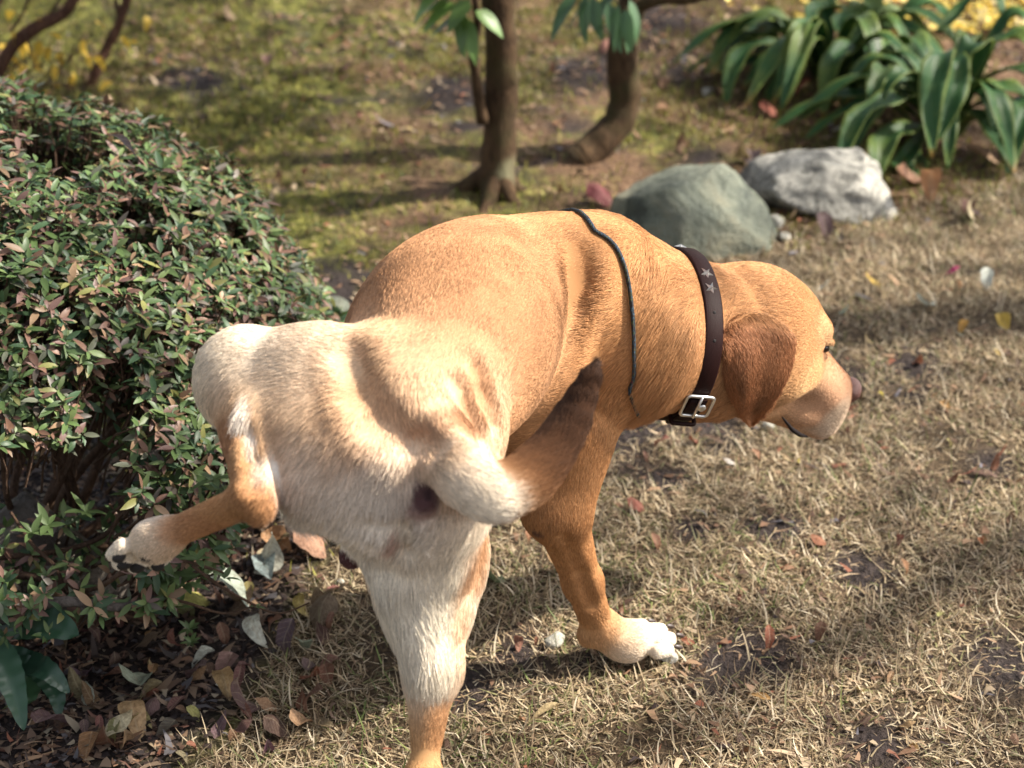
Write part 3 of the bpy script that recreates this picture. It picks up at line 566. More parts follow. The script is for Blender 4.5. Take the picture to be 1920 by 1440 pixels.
toothed([(-40, 1200, yl), (0, 1230, yl - .02), (25, 1290, yl - .05), (45, 1370, yl - .08)], .034, (.030, .075, .040))
toothed([(-30, 1210, yl), (40, 1240, yl), (90, 1260, yl - .03), (130, 1300, yl - .04)], .030, (.025, .06, .035))
toothed([(-40, 1230, yl), (10, 1265, yl), (50, 1290, yl - .02), (55, 1320, yl - .04)], .040, (.04, .085, .035))
toothed([(20, 1235, yl), (75, 1260, yl - .01), (105, 1300, yl - .03), (110, 1345, yl - .05)], .026, (.022, .055, .03))
for w in ([(-40, 1330, yl + .0), (-42, 1250, yl), (-40, 1180, yl + .02)], [(-40, 1330, yl), (-10, 1290, yl), (0, 1230, yl - .01)]):
    pts = [P(*q) for q in w]; pts[0] = L0.copy(); branch('stem', pts, .004, .002, MTWIG, LPn, L0, 10, 6)
for px, py in ((40, 1345), (28, 1352)): sprig(GP(px, py) + (0, 0, .02), 6, .014, (.16, .20, .05), LPn, L0)

# ================================================================== yellow leaves beyond the strap plants
def yel_d(x, y):
    u_, v_, d_ = proj(np.stack([x, y, gz(x, y)], -1)); return 0 * x + 1.0
c0 = GP(1790, 35); c1 = GP(1700, 0); n = 3800
x = rng.normal(c0[0] + .10, .26, n); y = rng.normal(c0[1] + .25, .22, n); k = y > c0[1] - .12; x, y = x[k], y[k]; n = len(x); pp = np.stack([x, y, gz(x, y) + rng.uniform(.003, .03, n)], -1)
col = pick(n, [(.62, .48, .09), (.72, .60, .20), (.55, .36, .06), (.70, .62, .34)], [4, 3, 2, 1])
yo = ribbons('yellow_leaf_carpet', pp, rng.uniform(0, 6.28, n), rng.normal(1.35, .35, n), rng.uniform(.012, .030, n), rng.uniform(.010, .022, n), rng.normal(.2, .6, n), col, MY, 3); yo['kind'] = 'stuff'; yo['label'] = 'bright yellow fallen leaves heaped beyond the strap leaf clump'; yo['category'] = 'leaf litter'

# ================================================================== fallen leaves, each one a thing
m = N('fallen_leaf'); col = m.objcolor(); oc = m.obj(); nq = m.noise(11, 5, .65, oc); sp = m.n('ShaderNodeSeparateXYZ'); m.l(oc, sp.inputs[0]); ay = m.math('ABSOLUTE', sp.outputs['Y'])
vx = m.math('SINE', m.math('MULTIPLY', m.math('SUBTRACT', sp.outputs['X'], m.math('MULTIPLY', ay, .8)), 62.0)); veins = m.math('MAXIMUM', m.ramp(vx, [(.80, (0, 0, 0)), (.97, (.6, .6, .6))]).outputs[0], m.ramp(ay, [(.008, (1, 1, 1)), (.022, (0, 0, 0))]).outputs[0]); nv = m.noise(9, 3, .6, m.obj())
c = m.mix(m.ramp(nq.outputs[0], [(.38, (.85, .85, .85)), (.62, (0, 0, 0))]).outputs[0], col, m.mix(.55, col, (.07, .035, .02))); c = m.mix(m.math('MULTIPLY', veins, .45), c, m.mix(.5, c, (.5, .42, .28)))
m.set(Base_Color=c, Roughness=.6, Specular_IOR_Level=.3); tr = m.n('ShaderNodeBsdfTranslucent'); m.l(c, tr.inputs[0]); mx = m.n('ShaderNodeMixShader'); mx.inputs[0].default_value = .2
m.l(m.b.outputs[0], mx.inputs[1]); m.l(tr.outputs[0], mx.inputs[2]); m.l(mx.outputs[0], m.out.inputs[0]); m.bump(nq.outputs[0], .4, .01); MFALL = m.m
fm_ = []
for s in range(10):
    V, F = leaf_geo(1.0, (.55, .42, .62, .36, .5, .7, .45, .3, .58, .5)[s], 10, 3, (.35, -.25, .5, .2, .6, -.35, .15, .4, -.5, .3)[s], (1.0, -.9, .5, 1.6, -.6, .9, 2.0, .4, -1.3, 1.2)[s], .14, .75, .8, s, (.5, -.6, .9, .2, -1.0, .4, .8, 0, .6, -.4)[s], .05)
    V[:, 0] -= .45; V[:, 2] -= V[:, 2].min(); me = mesh_from('fallen_leaf', V, F); me.materials.append(MFALL); fm_.append(me)
def fallen(px, py, Lpx, col, label, kind=None, group=None, yaw=None, up=.001, tilt=.16, name='fallen_leaf'):
    g = GP(px, py, up); dep = proj(g)[2]; L = Lpx / FPX * dep * 1.25; k = random.randrange(10) if kind is None else kind
    o = bpy.data.objects.new(name, fm_[k]); COL.objects.link(o); o.location = tuple(g); o.rotation_euler = (random.uniform(-tilt, tilt), random.uniform(-tilt, tilt), random.uniform(0, 6.28) if yaw is None else yaw); o.scale = (L, L, L); o.color = (*col, 1)
    tag(o, label, 'leaf', group); return o
PALE = (.50, .52, .44); TAN = (.44, .29, .14); BRN = (.17, .085, .05); RED = (.24, .075, .04); YEL = (.58, .40, .07); GRN = (.20, .26, .08); PUR = (.13, .08, .085); CRM = (.62, .54, .34)
for a in ((380, 1245, 46, PALE, 'pale torn fallen leaf on dark soil below the low twigs', 2), (465, 1195, 75, PALE, 'pale curled leaf lying beside the torn pale leaf on dark soil', 6), (440, 1152, 105, (.36, .42, .34), 'large pale green fallen leaf under the low azalea twigs', 0), (375, 1142, 62, (.42, .40, .10), 'yellow green cupped leaf below the raised paw', 5),
          (508, 1068, 72, (.56, .56, .46), 'pale grey green leaf on litter between raised paw and planted leg', 8), (588, 1045, 70, (.40, .22, .14), 'pinkish brown leaf on litter under the dog belly', 5), (535, 985, 80, (.74, .74, .64), 'whitish fallen leaf just behind the raised hock', 3), (430, 1312, 88, (.40, .27, .13), 'long tan curled leaf at the edge of the dry grass', 3),
          (250, 1345, 90, (.44, .30, .16), 'tan leaf rolled up on the dark litter', 6), (210, 1392, 72, CRM, 'cream yellow crumpled leaf near the low green plant', 5), (240, 1372, 40, (.60, .50, .26), 'small cream leaf scrap beside the crumpled cream leaf', 0), (110, 1378, 80, PUR, 'purple brown flat leaf beside the low green plant', 0), (255, 1292, 80, (.28, .33, .24), 'grey green fallen leaf above the rolled tan leaf', 2),
          (165, 1315, 44, (.46, .50, .40), 'small pale leaf scrap on soil near the stone', 4), (568, 1232, 52, (.20, .24, .16), 'dull green leaf in the grass left of the planted hind leg', 0), (585, 1285, 62, RED, 'red brown curled leaf in grass left of the planted hind leg', 1), (428, 1298, 40, (.55, .57, .50), 'white leaf scrap beside the long tan curled leaf', 7), (925, 1106, 70, (.14, .20, .10), 'folded dark green leaf lying behind the planted hind leg', 4),
          (958, 988, 70, (.62, .60, .42), 'pale leaf on the grass below the tail', 3), (1022, 1346, 52, (.55, .42, .22), 'tan yellow leaf lying on grass below the planted front paw', 7), (1735, 584, 60, (.50, .54, .46), 'pale grey leaf lying out on the open lawn', 4), (1780, 522, 32, (.60, .05, .20), 'bright pink petal lying on the lawn', 5), (1636, 537, 34, YEL, 'yellow leaf on the lawn in front of the boulder', 1), (1848, 548, 40, (.52, .56, .50), 'pale leaf scrap on the lawn past the pink petal', 9),
          (1878, 612, 34, YEL, 'yellow leaf alone on the lawn past the pale grey leaf', 2), (1802, 625, 26, (.55, .30, .06), 'orange yellow leaf on the lawn near a bare patch', 0), (1765, 1162, 34, (.44, .44, .16), 'yellow green leaf on the open dry lawn', 7), (1440, 1226, 44, RED, 'dark red leaf on the bare patch of lawn', 3), (1424, 1316, 42, (.52, .30, .10), 'orange tan leaf below the bare patch of lawn', 7), (1692, 1372, 34, TAN, 'rounded tan leaf near a bare lawn patch', 5), (1545, 445, 46, PUR, 'dark purple leaf before the pale rock', 0),
          (1790, 415, 64, (.56, .48, .30), 'arched cream leaf on the lawn under the strap leaf clump', 6), (1830, 310, 90, (.42, .26, .14), 'dead brown strap leaf leaning under the strap clump', 7), (1745, 380, 90, (.40, .21, .11), 'curled brown dead leaf below the drooping strap leaves', 3), (1700, 350, 70, (.24, .12, .07), 'brown folded dead leaf behind the drooping strap leaves', 4), (1575, 255, 52, (.62, .60, .50), 'crumpled whitish leaf above the pale rock', 5), (800, 208, 26, YEL, 'yellow leaf on the moss left of the straight trunk', 1), (240, 300, 34, (.10, .09, .11), 'dark slate coloured leaf resting on the azalea top', 0),
          (1132, 385, 52, (.20, .045, .055), 'deep red leaf tucked against the grey green boulder', 5), (615, 1275, 40, (.22, .10, .06), 'brown leaf shred beside the planted hind leg', 2), (1545, 545, 30, (.45, .50, .46), 'pale green leaf scrap just above the dog brow', 4)):
    o = fallen(*a)
o = [q for q in COL.objects if q.get('label', '').startswith('dark slate')][0]; o.location = tuple(P(240, 300, 2.15)); o.rotation_euler = (-.5, .1, .4)
for q in COL.objects:
    if q.get('label', '').startswith('bright pink'): q.name = 'flower_petal'; q['category'] = 'petal'
SHAPE = ['cupped', 'arched', 'broad curled', 'narrow rolled', 'twisted', 'wide flat', 'tightly rolled', 'thin straight', 'humped', 'bent']
def hue(c):
    r, g, b = c; m_ = max(c)
    if g > r * 1.0: return 'greenish'
    if b > r * .6 and m_ < .2: return 'purplish'
    if b > r * .62: return 'pale grey'
    if g > r * .62: return 'yellowish' if m_ > .3 else 'olive brown'
    if m_ < .14: return 'very dark brown'
    if g < r * .42: return 'reddish'
    return 'tan' if m_ > .33 else 'brown'
USED = set()
def many(n, box, sizes, cols, where, marks, group, cond=None, big='small'):
    k = 0; miss = 0
    while k < n:
        px, py = random.uniform(box[0], box[2]), random.uniform(box[1], box[3])
        if cond and not cond(px, py): continue
        c = tuple(q * random.uniform(.75, 1.25) for q in random.choice(cols)); sh = random.randrange(10)
        mk = min(marks, key=lambda q: math.hypot(q[0] - px, (q[1] - py) * 1.3))[2]
        lab = '%s %s %s leaf %s %s' % (big, SHAPE[sh], hue(c), where, mk); miss += 1
        if lab in USED and miss < 3000: continue
        USED.add(lab); fallen(px, py, random.uniform(*sizes), c, lab, sh, group); k += 1
onl = lambda px, py: float(lawn(*[np.array([q]) for q in GP(px, py)[:2]])[0]) > .5
offl = lambda px, py: not onl(px, py)
LM_ = [(1200, 1240, 'near the planted front paw'), (1560, 800, 'below the dog muzzle'), (1780, 522, 'around the pink petal'), (1440, 1226, 'around the dark red leaf'), (1765, 1162, 'near the yellow green leaf'), (1692, 1372, 'near the rounded tan leaf'), (1022, 1346, 'near the tan yellow leaf'), (1450, 500, 'in front of the boulder'), (1735, 400, 'under the strap leaves'), (1060, 1000, 'near the front leg'), (1878, 612, 'near the lone yellow leaf'), (1800, 850, 'far out from the dog nose'), (1250, 950, 'beneath the collar')]
BM_ = [(380, 1245, 'by the torn pale leaf'), (250, 1345, 'by the rolled tan leaf'), (110, 1378, 'by the low green plant'), (430, 1312, 'by the long tan leaf'), (585, 1285, 'left of the planted hind leg'), (375, 1142, 'under the raised paw'), (200, 1250, 'at the stone under the azalea'), (508, 1068, 'between the hind legs')]
MM_ = [(930, 362, 'at the foot of the straight trunk'), (1105, 300, 'at the foot of the crooked trunk'), (560, 440, 'beside the azalea flank'), (450, 120, 'beyond the azalea top'), (700, 100, 'out on the open bank'), (1280, 200, 'between crooked trunk and strap leaves'), (650, 300, 'halfway from azalea to straight trunk')]
RM_ = [(1300, 400, 'by the grey green boulder'), (1540, 380, 'by the pale speckled rock'), (1600, 230, 'among the strap leaves'), (1830, 340, 'under the drooping strap tips'), (1330, 180, 'by the white pebble')]
many(52, (900, 560, 1915, 1435), (16, 36), [BRN, RED, (.26, .14, .07), (.32, .16, .07), (.20, .08, .05)], 'on the lawn', LM_, 'small brown leaves on the lawn', onl)
many(20, (1250, 520, 1900, 900), (14, 26), [YEL, (.50, .38, .16), (.46, .46, .34)], 'on the lawn', LM_, 'small yellowish leaves on the lawn', onl)
many(72, (110, 1120, 660, 1435), (26, 66), [BRN, PUR, (.22, .13, .08), TAN, (.12, .07, .05), (.30, .19, .11)], 'in the litter', BM_, 'brown leaves in the litter below the azalea', None, 'dull')
many(18, (420, 960, 690, 1140), (26, 60), [(.40, .38, .28), (.30, .17, .11), TAN, (.46, .48, .40), BRN], 'in the litter', BM_, 'faded leaves between the hind legs', None, 'faded')
many(42, (420, 10, 1340, 400), (14, 32), [BRN, (.30, .18, .11), (.34, .24, .15), (.20, .10, .07)], 'on moss', MM_, 'small brown leaves on the moss', offl)
many(12, (450, 10, 1300, 380), (12, 20), [(.52, .50, .44), (.50, .38, .14)], 'on moss', MM_, 'tiny pale leaf bits on the moss', offl, 'tiny')
many(18, (1220, 150, 1900, 470), (18, 44), [BRN, RED, PUR, (.34, .22, .13)], 'on the ground', RM_, 'brown leaves around the rocks', None, 'dry')
# ================================================================== the dog: one implicit surface, polygonised
VOX = 0.0038
prims = []
COLS = {'gold': (0.42, 0.208, 0.086), 'back': (0.37, 0.190, 0.090), 'pale': (0.58, 0.385, 0.235), 'cream': (0.80, 0.72, 0.585), 'tan': (0.48, 0.265, 0.115),
        'ginger': (0.27, 0.105, 0.036), 'muzzle': (0.47, 0.275, 0.165), 'dark': (0.105, 0.050, 0.052), 'pad': (0.03, 0.025, 0.03), 'white': (0.88, 0.84, 0.76)}
def rc(a, b, ra, rb, k=0.02, d=None, col='gold', ln=0.014, sq=None):
    a = np.array(a, float); b = np.array(b, float)
    prims.append(dict(t='rc', a=a, b=b, ra=ra, rb=rb, k=k, d=nrm(b - a if d is None else d), col=COLS[col], ln=ln, sq=sq, op=1))
def el(c, r, axes=None, k=0.02, d=(0, -1, 0), col='gold', ln=0.014, op=1):
    A = np.eye(3) if axes is None else np.array(axes, float)
    prims.append(dict(t='el', c=np.array(c, float), r=np.array(r, float), A=A, k=k, d=nrm(d), col=COLS[col], ln=ln, op=op))
def cut(c, r, axes=None, k=0.006): el(c, r, axes, k, op=-1)
def frame(f, up=(0, 0, 1)):          # rows: forward, left-right, up
    f = nrm(f); l = nrm(np.cross(f, up)); u = np.cross(l, f); return np.stack([f, l, u])
def sdf(pr, p):
    if pr['t'] == 'el':
        q = (p - pr['c']) @ pr['A'].T; k0 = np.linalg.norm(q / pr['r'], axis=-1); k1 = np.linalg.norm(q / pr['r'] ** 2, axis=-1)
        return k0 * (k0 - 1.0) / (k1 + 1e-9)
    a, b = pr['a'], pr['b']
    pa = p - a
    if pr['sq'] is not None:
        ax, s = pr['sq']; ax = np.array(ax, float); ax = ax - np.dot(ax, nrm(b - a)) * nrm(b - a); ax = nrm(ax)
        pa = pa + np.tensordot(pa @ ax, ax, 0).reshape(pa.shape) * (1 / s - 1)
    ba = b - a; h = np.clip(pa @ ba / (ba @ ba), 0, 1)
    h = np.asarray(h)
    return np.linalg.norm(pa - h[..., None] * ba, axis=-1) - (pr['ra'] + (pr['rb'] - pr['ra']) * (h * h * (3 - 2 * h) * 0.4 + h * 0.6))
def bbox(pr, m):
    if pr['t'] == 'el':
        e = np.sqrt(((pr['A'] * pr['r'][:, None]) ** 2).sum(0)); return pr['c'] - e - m, pr['c'] + e + m
    r = max(pr['ra'], pr['rb']) * (max(1, pr['sq'][1]) if pr['sq'] else 1)
    return np.minimum(pr['a'], pr['b']) - r - m, np.maximum(pr['a'], pr['b']) + r + m

# ---- torso: stations along the bent spine
A_ = np.array
C0 = A_([-.086, 1.505, .470]); C1 = A_([-.080, 1.590, .490]); C2 = A_([-.052, 1.680, .487]); C3 = A_([-.038, 1.770, .458]); C4 = A_([.022, 1.855, .420]); C5 = A_([.080, 1.915, .405])
UPB = nrm(A_([0.10, 0, 1])); UPT = nrm(A_([0.42, 0, 1]))
el(C0, (.090, .066, .082), frame(C1 - C0, UPB), .03, C0 - C1, 'pale', .014)
el(C1 + A_([-.004, 0, 0]), (.115, .074, .094), frame(C2 - C0, UPT), .035, C0 - C2, 'back', .013)
el(C2 + A_([-.008, 0, 0]), (.125, .102, .114), frame(C3 - C1, UPT), .04, C1 - C3, 'back', .013)
el(C3 + A_([-.006, 0, 0]), (.130, .094, .126), frame(C4 - C2, UPT), .04, C2 - C4, 'back', .015)
el(C4, (.108, .098, .115), frame(C5 - C3, UPB), .048, C3 - C5, 'gold', .017)
el(C5, (.095, .078, .095), frame(C5 - C4, UPB), .04, C4 - C5, 'gold', .020)
el((.030, 1.865, .340), (.11, .062, .060), frame((.06, .1, -.02), UPB), .025, (-.3, -.6, -.3), 'gold', .016)       # brisket
el((-.092, 1.70, .405), (.12, .055, .065), frame((.03, .1, -.03), UPT), .04, (-.1, -.8, -.2), 'tan', .015)        # belly
el(P(1075, 500, 1.82), (.075, .055, .050), frame((.6, .6, 0), UPB), .045, C3 - C4, 'gold', .016)
# withers and shoulder blades
el(P(1140, 545, 1.86), (.05, .045, .062), frame((.5, .5, 0), UPB), .04, (-.4, -.6, -.5), 'gold', .018)
rc(P(1125, 530, 1.845), P(1125, 715, 1.84), .040, .046, .018, (-.15, -.2, -1), 'gold', .016)
# ---- neck and ruff
NK0 = A_([.085, 1.895, .435]); NK1 = P(1330, 638, 1.955)
rc(NK0, NK1, .092, .074, .035, NK0 - NK1, 'gold', .026)
rc(P(1190, 640, 1.87), P(1285, 640, 1.93), .082, .080, .03, (-.6, -.3, -.6), 'gold', .026)
# ---- head
HY = rad(33)                                                     # turned away from the picture plane
HF = nrm(A_([math.cos(HY), math.sin(HY), -0.50])); HR_ = nrm(np.cross(HF, (0, 0, 1))); HU = np.cross(HR_, HF)
HA = np.stack([HF, HR_, HU])
HC = P(1424, 606, 1.985)
def H(f, r, u): return HC + HF * f + HR_ * r + HU * u
back = -HF
el(H(0, 0, .002), (.074, .060, .062), HA, .03, back, 'gold', .008)                 # skull
rc(NK1, H(-.02, 0, -.006), .078, .062, .03, NK1 - HC, 'gold', .016)
el(H(.040, 0, .006), (.044, .046, .040), HA, .025, back, 'tan', .005)         # forehead
for s_ in (1, -1):
    el(H(.060, s_ * .033, .018), (.020, .014, .014), HA, .012, back, 'pale', .005)  # brow
    el(H(.015, s_ * .044, -.036), (.050, .024, .040), HA, .025, back + HU * -.3, 'tan', .007)   # cheek
    rc(H(.072, s_ * .019, -.036), H(.152, s_ * .014, -.062), .029, .022, .026, back, 'muzzle', .004)   # upper lips
    el(H(.110, s_ * .021, -.076), (.042, .012, .023), HA, .012, back - HU * .5, 'muzzle', .004)
    el(H(.154, s_ * .015, -.086), (.024, .014, .026), HA, .012, back - HU * .5, 'muzzle', .004)
rc(H(.06, 0, -.018), H(.160, 0, -.047), .032, .022, .016, back, 'muzzle', .004)  # muzzle
rc(H(.02, 0, -.074), H(.140, 0, -.102), .032, .013, .012, back, 'tan', .006)    # lower jaw
el(H(.160, 0, -.078), (.019, .023, .028), HA, .018, back, 'muzzle', .004)
rc(H(-.05, 0, -.055), H(.02, 0, -.060), .056, .044, .03, back, 'gold', .012)    # throat
for s_ in (1, -1):
    cut(H(.086, s_ * .041, -.002), (.013, .009, .007), HA, .008)   # eye sockets
    el(H(.074, s_ * .0395, .0085), (.015, .006, .0045), HA, .004, back, 'tan', .004)      # upper lid
    el(H(.075, s_ * .040, -.0085), (.013, .005, .0035), HA, .004, back, 'tan', .003)     # lower lid
# ---- right foreleg (planted)
EL = P(1045, 950, 1.79); WR = P(1125, 1180, 1.835); FP = G(1195, 1232)
rc(P(1105, 730, 1.835), EL, .046, .036, .018, None, 'gold', .012)
rc(P(1075, 800, 1.81), EL, .038, .030, .018, None, 'gold', .012)
el(EL + A_([-.010, -.012, 0]), (.022, .022, .024), None, .015, (0, 0, -1), 'gold', .010)
rc(EL, P(1092, 1090, 1.82), .031, .0210, .02, None, 'gold', .010)
rc(P(1072, 1030, 1.80), WR + A_([-.010, -.006, .02]), .012, .008, .006, None, 'gold', .008)
rc(P(1092, 1090, 1.82), WR, .0205, .0170, .015, None, 'gold', .009)
el(WR + A_([.004, .004, 0]), (.018, .0185, .022), None, .012, (0, 0, -1), 'tan', .008)
el(WR + A_([-.016, -.010, -.002]), (.010, .010, .012), None, .010, (0, 0, -1), 'tan', .008)
PW = FP + A_([-.010, -.004, .026])
rc(WR, PW, .018, .023, .014, None, 'tan', .008)
fd = nrm(A_([.80, .42, 0])); fr = A_([fd[1], -fd[0], 0])
def paw(c, fd, fr, up, sc, col, pads=False):
    el(c - fd * .004 * sc, (.032 * sc, .028 * sc, .022 * sc), np.stack([fd, fr, up]), .010, fd - up * .3, col, .005)
    for i, (f, r, s_) in enumerate(((.020, -.030, .85), (.033, -.0105, 1), (.033, .0105, 1), (.020, .030, .85))):
        b = c + (fd * f + fr * r) * sc - up * .004 * sc
        rc(b, b + (fd * .017 - up * .004) * sc, .0112 * sc * s_, .0100 * sc * s_, .0015, fd - up * .4, col, .0035)
paw(PW, fd, fr, A_([0, 0, 1]), .95, 'cream')
# ---- left foreleg (behind the hind leg)
E2 = P(880, 930, 1.90); F2 = G(822, 1165); W2 = F2 + A_([.002, -.015, .075])
rc(P(960, 760, 1.90), E2, .050, .034, .03, None, 'gold', .012); rc(E2, W2, .032, .021, .02, None, 'gold', .010)
P2 = F2 + A_([0, .01, .024]); rc(W2, P2, .020, .024, .014, None, 'tan', .008)
paw(P2, nrm(A_([.4, .9, 0])), nrm(A_([.9, -.4, 0])), A_([0, 0, 1]), 1.0, 'cream')
# ---- right hind leg (planted)
RH = P(828, 800, 1.535); RS = P(800, 1050, 1.545); RK = P(794, 1462, 1.415); RF = G(792, 1690)
rc(P(815, 740, 1.55), RH, .048, .047, .03, (0, -.3, -1), 'pale', .014)
rc(RH, RS, .049, .051, .03, None, 'pale', .018)
rc(P(815, 930, 1.475), P(792, 1130, 1.49), .050, .036, .03, None, 'cream', .020)       # hamstring
rc(RS, P(812, 1250, 1.47), .050, .026, .03, None, 'cream', .020)
rc(P(770, 1090, 1.475), P(795, 1235, 1.45), .030, .020, .02, (.1, -.3, -1), 'cream', .027)
rc(P(810, 1240, 1.475), RK, .0245, .0105, .018, None, 'tan', .011)
rc(RK + A_([0, -.006, .005]), RF + A_([0, -.03, .05]), .019, .018, .014, None, 'tan', .009)
rc(RF + A_([0, -.03, .05]), RF + A_([.0, 0, .026]), .019, .024, .012, None, 'tan', .009)
paw(RF + A_([.004, .02, .024]), nrm(A_([.25, .95, 0])), nrm(A_([.95, -.25, 0])), A_([0, 0, 1]), 1.0, 'cream')
# ---- left hind leg (raised)
LH = P(715, 745, 1.54); LS = P(472, 708, 1.585); LK = P(474, 932, 1.435); LM = P(318, 1002, 1.465); 
rc(P(770, 775, 1.53), LH, .056, .058, .022, (-1, -.2, 0), 'pale', .013)
rc(LH, P(600, 728, 1.56), .058, .057, .018, None, 'pale', .013)
rc(P(600, 728, 1.56), LS, .057, .047, .018, None, 'cream', .014)  # cream on thigh and knee: pale fur with the sun patch painted in
el(P(448, 725, 1.585), (.034, .032, .042), None, .03, (0, -.3, -1), 'cream', .014)
rc(P(660, 850, 1.485), P(505, 800, 1.520), .056, .034, .035, (-.6, -.2, -.6), 'pale', .016)        # hamstring
rc(P(760, 905, 1.450), P(585, 905, 1.465), .046, .032, .03, (-.5, -.1, -.8), 'white', .025)
rc(P(700, 950, 1.480), P(605, 930, 1.475), .034, .022, .025, (-.5, -.1, -.8), 'white', .025)
rc(LS, LK, .036, .0175, .018, None, 'tan', .010)
rc(P(492, 840, 1.485), LK + A_([.008, -.012, 0]), .010, .011, .010, None, 'tan', .010)
el(LK + A_([.008, -.013, -.004]), (.012, .013, .014), None, .010, (-1, 0, -.3), 'gold', .009)
rc(LK, LM, .0150, .0130, .010, None, 'gold', .009)
lf = nrm(LM - LK); lu = nrm(A_([-.1, .75, .62]) - np.dot(A_([-.1, .75, .62]), lf) * lf); lr = np.cross(lf, lu)
LP = P(290, 1015, 1.470)
rc(LM, LP, .0135, .019, .012, None, 'tan', .009)
pf = nrm(lf * .9 + A_([-.05, .05, -.12])); pu = nrm(lu - np.dot(lu, pf) * pf); pr_ = np.cross(pf, pu)
paw(LP, pf, pr_, pu, .80, 'cream')
# ---- rump under the tail, sheath
el(P(795, 905, 1.470), (.048, .045, .055), None, .03, (0, -.4, -.8), 'cream', .022)
el(P(770, 1000, 1.490), (.048, .040, .050), None, .03, (-.3, -.3, -1), 'white', .024)
rc(P(690, 1005, 1.52), P(660, 1042, 1.515), .022, .0125, .012, (-.4, 0, -1), 'cream', .012)
# ---- tail, swung to the right
T = [P(815, 812, 1.470), P(842, 862, 1.418), P(884, 903, 1.390), P(938, 922, 1.392), P(1008, 878, 1.41), P(1068, 792, 1.435), P(1114, 692, 1.455)]
TR = [.027, .0245, .0232, .0232, .0215, .0165, .0060]
TC = ['pale', 'pale', 'cream', 'cream', 'pale', 'ginger', 'ginger']
TS = spline(T, 19); TI = np.linspace(0, 6, 19)
for i in range(18): rc(TS[i], TS[i + 1], np.interp(TI[i], range(7), TR), np.interp(TI[i + 1], range(7), TR), .006 if i > 1 else .014, None, TC[int(TI[i] + .5)], .015)
# ---- creases


# ---- evaluate on a grid
def build_field():
    lo = np.full(3, 9.0); hi = np.full(3, -9.0)
    for p in prims:
        a, b = bbox(p, .01); lo = np.minimum(lo, a); hi = np.maximum(hi, b)
    n = np.ceil((hi - lo) / VOX).astype(int) + 2
    Fd = np.full(n, 0.5, np.float32)
    ax = [lo[i] + np.arange(n[i]) * VOX for i in range(3)]
    for p in prims:
        a, b = bbox(p, p['k'] + .016)
        i0 = np.maximum(((a - lo) / VOX).astype(int), 0); i1 = np.minimum(((b - lo) / VOX).astype(int) + 2, n)
        X, Y, Z = np.meshgrid(*[ax[i][i0[i]:i1[i]] for i in range(3)], indexing='ij')
        d = sdf(p, np.stack([X, Y, Z], -1)).astype(np.float32)
        sl = tuple(slice(i0[i], i1[i]) for i in range(3)); e = Fd[sl]; k = p['k']
        if p['op'] > 0:
            h = np.maximum(k - np.abs(e - d), 0) / k; Fd[sl] = np.minimum(e, d) - h * h * k * .25
        else:
            d = -d; h = np.maximum(k - np.abs(e - d), 0) / k; Fd[sl] = np.maximum(e, d) + h * h * k * .25
    return Fd, lo
def surface_nets(Fd, lo, vox):
    ins = Fd < 0; n = np.array(Fd.shape)
    c = np.zeros(n - 1, np.uint8)
    for dx in (0, 1):
        for dy in (0, 1):
            for dz in (0, 1): c += ins[dx:n[0] - 1 + dx, dy:n[1] - 1 + dy, dz:n[2] - 1 + dz]
    act = np.argwhere((c > 0) & (c < 8)); idx = np.full(n - 1, -1, np.int32)
    idx[act[:, 0], act[:, 1], act[:, 2]] = np.arange(len(act))
    S = np.zeros((len(act), 3)); cnt = np.zeros(len(act))
    cor = [(a, b, d) for a in (0, 1) for b in (0, 1) for d in (0, 1)]
    val = {q: Fd[act[:, 0] + q[0], act[:, 1] + q[1], act[:, 2] + q[2]] for q in cor}
    for a in cor:
        for ax in range(3):
            if a[ax]: continue
            b = list(a); b[ax] = 1; b = tuple(b); va, vb = val[a], val[b]; m = (va < 0) != (vb < 0)
            t = np.where(m, va / np.where(m, va - vb, 1), 0)
            pt = np.tile(np.array(a, float), (len(act), 1)); pt[:, ax] += t
            S += pt * m[:, None]; cnt += m
    V = lo + (act + S / cnt[:, None]) * vox
    Fs = []
    for ax in range(3):
        o1, o2 = [(1, 2), (2, 0), (0, 1)][ax]
        s0 = [slice(None)] * 3; s1 = [slice(None)] * 3; s0[ax] = slice(0, -1); s1[ax] = slice(1, None)
        A, B = ins[tuple(s0)], ins[tuple(s1)]
        e = np.argwhere(A != B); e = e[(e[:, o1] > 0) & (e[:, o2] > 0) & (e[:, o1] < n[o1] - 1) & (e[:, o2] < n[o2] - 1)]
        flip = ~A[e[:, 0], e[:, 1], e[:, 2]]
        def at(d1, d2):
            q = e.copy(); q[:, o1] += d1; q[:, o2] += d2; return idx[q[:, 0], q[:, 1], q[:, 2]]
        q = np.stack([at(-1, -1), at(0, -1), at(0, 0), at(-1, 0)], 1); q[flip] = q[flip][:, ::-1]; Fs.append(q)
    return V, np.concatenate(Fs)
def lap_smooth(V, Fq, it, lam=.5):
    E = np.concatenate([Fq[:, [0, 1]], Fq[:, [1, 2]], Fq[:, [2, 3]], Fq[:, [3, 0]]]); E = np.concatenate([E, E[:, ::-1]])
    deg = np.bincount(E[:, 0], minlength=len(V))[:, None]
    for _ in range(it):
        for l in (lam, -lam * 1.04):
            S = np.stack([np.bincount(E[:, 0], V[E[:, 1], j], len(V)) for j in range(3)], 1); V = V + l * (S / deg - V)
    return V
def vert_normals(V, Fq):
    fn = np.cross(V[Fq[:, 2]] - V[Fq[:, 0]], V[Fq[:, 3]] - V[Fq[:, 1]])
    Nn = np.zeros_like(V)
    for j in range(4): 
        for c_ in range(3): Nn[:, c_] += np.bincount(Fq[:, j], fn[:, c_], len(V))
    return nrm(Nn)

